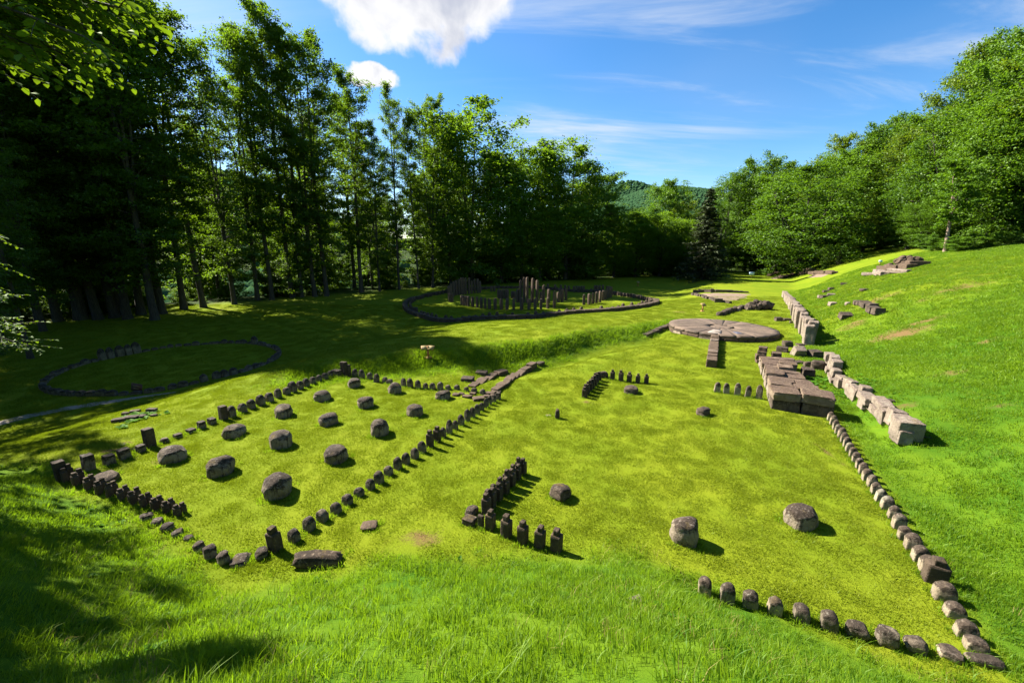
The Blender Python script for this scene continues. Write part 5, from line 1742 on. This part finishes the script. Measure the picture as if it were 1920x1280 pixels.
fork = np.array([-10.2, 3.5, 8.6])
for (px, py, yy) in ((225, 22, 4.6), (170, 70, 4.4), (120, 20, 4.8), (60, 90, 4.6), (150, 118, 4.9), (40, 30, 5.4), (20, 120, 5.2), (190, -20, 4.8), (90, 60, 5.0), (10, 70, 4.4), (100, -40, 4.6), (250, 0, 5.0), (60, 40, 4.9), (130, 60, 5.1), (30, 70, 5.0), (80, 110, 5.2), (150, 20, 5.2), (0, 20, 5.0), (200, 40, 5.1)):
    p1 = ray_pt(px, py, yy)
    p0 = fork + rn.normal(0, 0.35, 3)
    p0 = p0 + (p1 - p0) * 0.25
    bough(p0, p1, 0.35, 26, 0.75, 13, 0.105, 0.035)
for p_ in (np.array([-8.6, 3.9, 8.7]), np.array([-8.9, 3.6, 8.2]), np.array([-8.4, 3.8, 9.0])):
    t = np.linspace(0, 1, 5)[:, None]
    wood.append(tube(tpath[6] * (1 - t) + p_ * t, np.linspace(0.12, 0.05, 5), 6))
for (px, py, yy) in ((35, 640, 8.6), (55, 650, 9.0), (10, 560, 8.4), (15, 600, 8.8), (0, 500, 8.6), (30, 610, 9.2), (-15, 620, 8.6), (-30, 540, 9.0), (-10, 440, 8.8)):
    p1 = ray_pt(px, py, yy)
    p0 = np.array([-13.2, 8.2, p1[2] + 0.3 + rn.uniform(-0.3, 0.3)])
    bough(p0, p1, 0.15, 18, 0.62, 12, 0.085, 0.02)
wood.append(tube(np.array([[-13.4, 8.1, tz(-13.4, 8.1) - 0.2], [-13.3, 8.15, 2.5], [-13.2, 8.2, 5.0], [-13.0, 8.3, 7.0]]), [0.09, 0.075, 0.055, 0.02], 7))
CC = np.array(CC); TT = np.array(TT); LL = np.array(LL)
NN = np.stack([rn.normal(0, 0.35, len(CC)), rn.normal(0, 0.35, len(CC)), np.ones(len(CC))], 1)
NN -= TT * (NN * TT).sum(1)[:, None]; NN /= np.linalg.norm(NN, axis=1)[:, None]
P_, Q_, T3_ = leaf_shape(CC, TT, NN, LL)
nt_ = empty('overhanging_tree', trunk_base)
tag(nt_, 'near broadleaf tree whose leafy boughs hang into the upper corner above the dark wood', 'tree', None, 'thing')
wv, wf = merge(wood)
link('trunk', mesh_np('trunk', wv - trunk_base, wf, M['bark'], True), nt_)
link('crown', mesh_np('crown', P_ - trunk_base, [Q_, T3_], M['near'], False), nt_)

# ------------------------------------------------------------------ grass: real blades scattered by geometry nodes
def blade_patch(name, n, rad, hmin, hmax, wid, segs, rng, mat, lean=0.5):
    r = rad * np.sqrt(rng.uniform(0, 1, n)); a = rng.uniform(0, 6.283, n)
    bx, by = r * np.cos(a), r * np.sin(a)
    h = rng.uniform(hmin, hmax, n) * (1 - 0.35 * r / rad)
    la = rng.uniform(0, 6.283, n); lm = np.abs(rng.normal(0, lean, n)) * h
    fa = rng.uniform(0, 6.283, n)
    vs_, fs_ = [], []
    V = np.zeros((n, 2 * segs + 1, 3))
    for k in range(segs):
        t = k / segs
        w = wid * (1 - 0.75 * t) * 0.5
        cx = bx + np.cos(la) * lm * t ** 1.8; cy = by + np.sin(la) * lm * t ** 1.8; cz = h * t * (1 - 0.12 * t) - (0.012 if k == 0 else 0)
        V[:, 2 * k] = np.stack([cx - np.cos(fa) * w, cy - np.sin(fa) * w, cz], 1)
        V[:, 2 * k + 1] = np.stack([cx + np.cos(fa) * w, cy + np.sin(fa) * w, cz], 1)
    V[:, 2 * segs] = np.stack([bx + np.cos(la) * lm, by + np.sin(la) * lm, h * 0.88], 1)
    o = (np.arange(n) * (2 * segs + 1))[:, None]
    tris = [o + np.array([[2 * segs - 2, 2 * segs - 1, 2 * segs]])]
    quads = [o + np.array([[2 * k, 2 * k + 1, 2 * k + 3, 2 * k + 2]]) for k in range(segs - 1)]
    faces = [np.concatenate(tris)]
    if quads: faces.append(np.concatenate(quads))
    return mesh_np(name, V.reshape(-1, 3), faces, mat, False)


def herb_patch(name, rng, mat, n=9, L=0.10):
    C = np.zeros((n, 3)); az = rng.uniform(0, 6.283, n)
    T = np.stack([np.cos(az), np.sin(az), rng.uniform(0.25, 0.9, n)], 1); T /= np.linalg.norm(T, axis=1)[:, None]
    N = np.array([0, 0, 1.0]) - T * T[:, 2:3]; N /= np.linalg.norm(N, axis=1)[:, None]
    P, Q, T3 = leaf_shape(C, T, N, L * rng.uniform(0.6, 1.2, n))
    return mesh_np(name, P, [Q, T3], mat, False)


def scatter(name, label, xy, smin, smax, srcs, seed, align=0.7):
    """Points on the ground carrying one of several small source tufts each."""
    x, y = xy[:, 0], xy[:, 1]
    rng = np.random.default_rng(seed)
    z = terrain(x, y)
    e = 0.08
    nx_ = -(terrain(x + e, y) - z) / e; ny_ = -(terrain(x, y + e) - z) / e
    rx = np.arctan(-ny_ * align); ry = np.arctan(nx_ * align)
    me = bpy.data.meshes.new(name)
    me.vertices.add(len(x))
    me.vertices.foreach_set('co', np.stack([x, y, z], 1).astype(np.float32).ravel())
    a = me.attributes.new('tilt', 'FLOAT_VECTOR', 'POINT')
    a.data.foreach_set('vector', np.stack([rx, ry, np.zeros(len(x))], 1).astype(np.float32).ravel())
    a = me.attributes.new('spin', 'FLOAT', 'POINT'); a.data.foreach_set('value', rng.uniform(0, 6.283, len(x)).astype(np.float32))
    a = me.attributes.new('size', 'FLOAT', 'POINT'); a.data.foreach_set('value', rng.uniform(smin, smax, len(x)).astype(np.float32))
    a = me.attributes.new('which', 'INT', 'POINT'); a.data.foreach_set('value', rng.integers(0, len(srcs), len(x)).astype(np.int32))
    o = link(name, me)
    tag(o, label, None, None, 'stuff')
    col = bpy.data.collections.new(name + '_tufts')
    for i, s in enumerate(srcs):
        so = bpy.data.objects.new(f'tuft_{chr(97 + i)}', s)
        col.objects.link(so)
    ng = bpy.data.node_groups.new(name + '_nodes', 'GeometryNodeTree')
    ng.interface.new_socket('Geometry', in_out='INPUT', socket_type='NodeSocketGeometry')
    ng.interface.new_socket('Geometry', in_out='OUTPUT', socket_type='NodeSocketGeometry')
    N_ = ng.nodes; Lk = ng.links
    gi = N_.new('NodeGroupInput'); go = N_.new('NodeGroupOutput')
    ci = N_.new('GeometryNodeCollectionInfo'); ci.inputs['Collection'].default_value = col
    ci.inputs['Separate Children'].default_value = True; ci.inputs['Reset Children'].default_value = True
    iop = N_.new('GeometryNodeInstanceOnPoints'); iop.inputs['Pick Instance'].default_value = True

    def na(nm, typ):
        n = N_.new('GeometryNodeInputNamedAttribute'); n.data_type = typ; n.inputs['Name'].default_value = nm
        return n.outputs['Attribute']
    Lk.new(gi.outputs[0], iop.inputs['Points']); Lk.new(ci.outputs[0], iop.inputs['Instance'])
    Lk.new(na('which', 'INT'), iop.inputs['Instance Index'])
    e2r = N_.new('FunctionNodeEulerToRotation'); Lk.new(na('tilt', 'FLOAT_VECTOR'), e2r.inputs[0])
    Lk.new(e2r.outputs[0], iop.inputs['Rotation'])
    Lk.new(na('size', 'FLOAT'), iop.inputs['Scale'])
    ri = N_.new('GeometryNodeRotateInstances')
    cx = N_.new('ShaderNodeCombineXYZ'); Lk.new(na('spin', 'FLOAT'), cx.inputs[2])
    Lk.new(iop.outputs[0], ri.inputs['Instances']); Lk.new(cx.outputs[0], ri.inputs['Rotation'])
    Lk.new(ri.outputs[0], go.inputs[0])
    md = o.modifiers.new('scatter', 'NODES'); md.node_group = ng
    return o


def sample(x0, x1, y0, y1, density, keep, seed):
    rng = np.random.default_rng(seed)
    n = int((x1 - x0) * (y1 - y0) * density)
    x = rng.uniform(x0, x1, n); y = rng.uniform(y0, y1, n)
    inf = (np.abs(x) < 1.62 * np.maximum(y, 0) + 2.0) & (y > 0.6)
    k = inf & (rng.uniform(0, 1, n) < keep(x, y))
    return np.stack([x[k], y[k]], 1)


def dirt_v(x, y):
    return np.clip(1 - 1.25 * dirt_mask(x, y), 0, 1)


rg = np.random.default_rng(99)
LAWN = [blade_patch('lawn_tuft', 120, 0.22, 0.022, 0.062, 0.013, 1, rg, M['lawn'], 0.7) for _ in range(4)]
LAWN_FAR = [blade_patch('lawn_tuft', 110, 0.34, 0.03, 0.065, 0.020, 1, rg, M['lawn'], 0.8) for _ in range(3)]
MEAD = [blade_patch('grass_tuft', 34, 0.13, 0.05, h_, 0.0085, 3, rg, M['meadow'], l_) for (h_, l_) in ((.13, .6), (.16, .6), (.20, .5), (.12, .9), (.26, .6), (.17, .9))]
MEAD_S = [blade_patch('grass_tuft', 44, 0.20, 0.05, 0.12, 0.011, 2, rg, M['meadow'], 0.6) for _ in range(4)]
MEAD_F = [blade_patch('grass_tuft', 46, 0.34, 0.05, 0.12, 0.024, 1, rg, M['meadow'], 0.8) for _ in range(4)]
MEAD_B = [blade_patch('grass_tuft', 40, 0.28, 0.10, 0.26, 0.016, 2, rg, M['meadow'], 0.5) for _ in range(4)]
M['straw'] = leaf_material('dry_straw', (0.16, 0.12, 0.04), (0.30, 0.24, 0.09), 0.3, None, 0.01, 2.0)
pass
STRAW = [blade_patch('straw_tuft', 9, 0.12, 0.08, 0.24, 0.006, 2, rg, M['straw'], 0.9) for _ in range(3)]
pass
HERB = [herb_patch('herb_tuft', rg, M['herb'], 9, 0.065), herb_patch('herb_tuft', rg, M['herb'], 12, 0.05), herb_patch('herb_tuft', rg, M['herb'], 8, 0.08)]


def mown_keep(x, y):
    return (1 - meadow_mask(x, y)) * dirt_v(x, y)


patchy = lambda x, y: 0.64 + 0.36 * np.tanh(2.0 * wav(x, y, 1.1, 0.5) + 1.2 * wav(x, y, 3.1, 1.5))
xy = sample(-22, 18, 3, 17, 27, mown_keep, 1)
scatter('lawn_grass', 'short mown yellow-green lawn grass between the stones', xy, 0.8, 1.25, LAWN, 1)
xy = sample(-40, 42, 17, 46, 9, mown_keep, 2)
scatter('lawn_grass', 'mown grass of the farther lawn round the disc and rings', xy, 0.8, 1.3, LAWN_FAR, 2)
near_k = lambda x, y: meadow_mask(x, y) * dirt_v(x, y) * patchy(x, y) * (np.hypot(x, y) < 10.5)
xy = sample(-16, 14, 0.6, 11, 105, near_k, 3)
scatter('long_grass', 'long fresh grass of the near slope', xy, 0.6, 1.35, MEAD, 3)
mid_k = lambda x, y: meadow_mask(x, y) * dirt_v(x, y) * patchy(x, y) * (np.hypot(x, y) >= 9.5)
xy = sample(-26, 26, 3, 22, 48, mid_k, 4)
scatter('slope_grass', 'rich green uncut grass of the slopes beside the lawn', xy, 0.7, 1.4, MEAD_S, 4)


farq = lambda x, y: sm(0.2, 1.0, q_of(x, y) - 0.1 * np.maximum(y - 20, 0)) * (np.hypot(x, y) > 20) * dirt_v(x, y)
xy = sample(8, 52, 12, 52, 14, farq, 8)
scatter('slope_grass', 'upper grass of the lit slope', xy, 0.8, 1.5, MEAD_F, 8)


def bank_k(x, y):
    n = (y - np.interp(x, BNK_X, BNK_Y)) * 0.86
    return np.exp(-((n - 0.45) / 0.55) ** 2) * sm(-11, -8, x) * (1 - sm(11, 13, x))


clumpy = lambda x, y: farq(x, y) * sm(0.3, 1.2, wav(x, y, 0.7, 1.1) + 0.8 * wav(x, y, 2.1, 0.4))
xy = sample(8, 46, 4, 46, 5, lambda x, y: np.maximum(clumpy(x, y), 0) + (np.hypot(x, y) <= 20) * meadow_mask(x, y) * sm(0.5, 1.3, wav(x, y, 0.9, 1.1) + 0.8 * wav(x, y, 2.6, 0.4)) * (q_of(x, y) > 0.3), 18)
scatter('rank_grass', 'ranker grass clumps over the lit slope', xy, 0.5, 1.0, MEAD_B, 18)
xy = sample(-12, 13, 14, 32, 26, bank_k, 5)
scatter('bank_grass', 'rough tufted grass on the shaded bank', xy, 0.7, 1.3, MEAD_B, 5)


def herb_k(x, y):
    c = (wav(x, y, 0.9, 3.0) + 0.7 * wav(x, y, 2.3, 0.2))
    return meadow_mask(x, y) * sm(0.5, 1.6, c)


xy = sample(-14, 24, 0.8, 20, 9, herb_k, 6)
scatter('broad_herbs', 'broad-leaved herbs among the long grass', xy, 0.6, 1.5, HERB, 6)
xy = sample(-14, 24, 0.8, 16, 5, near_k, 16)
scatter('dry_straw', 'dry straw among the long grass of the near slope', xy, 0.7, 1.3, STRAW, 16)
# leafy weeds in the hollow by the retaining wall
wp = []
for (px, py, n) in ((1530, 712, 40), (1590, 742, 40), (1597, 735, 25), (1515, 716, 25), (258, 780, 22), (276, 781, 14)):
    g = ground_at(px, py)
    for _ in range(n): wp.append((g.x + rg.normal(0, 0.3), g.y + rg.normal(0, 0.3)))
scatter('hollow_weeds', 'lush broad weeds in the hollow by the retaining wall', np.array(wp), 1.4, 2.8, HERB, 7)
# grass creeping over the feet of posts and stones
fp = []
for (x, y, a_, b_, rz, H) in FEET:
    if math.hypot(x, y) > 26: continue
    n = int(6 + 22 * (a_ + b_))
    for k in range(n):
        t = rg.uniform(0, 6.283)
        m_ = max(abs(math.cos(t)), abs(math.sin(t)))
        lx, ly = math.cos(t) / m_ * (a_ + 0.02), math.sin(t) / m_ * (b_ + 0.02)
        q = rg.uniform(1.0, 1.25)
        fp.append((x + (lx * math.cos(rz) - ly * math.sin(rz)) * q, y + (lx * math.sin(rz) + ly * math.cos(rz)) * q))
FRINGE = [blade_patch('fringe_tuft', 16, 0.06, 0.04, 0.13, 0.009, 2, rg, M['meadow'], 0.6) for _ in range(4)]
scatter('fringe_grass', 'uncut grass fringing the feet of the stones', np.array(fp), 0.7, 1.5, FRINGE, 21)
scene.cycles.use_denoising = True
scene.cycles.max_bounces = 6
scene.cycles.diffuse_bounces = 3
scene.cycles.transmission_bounces = 3
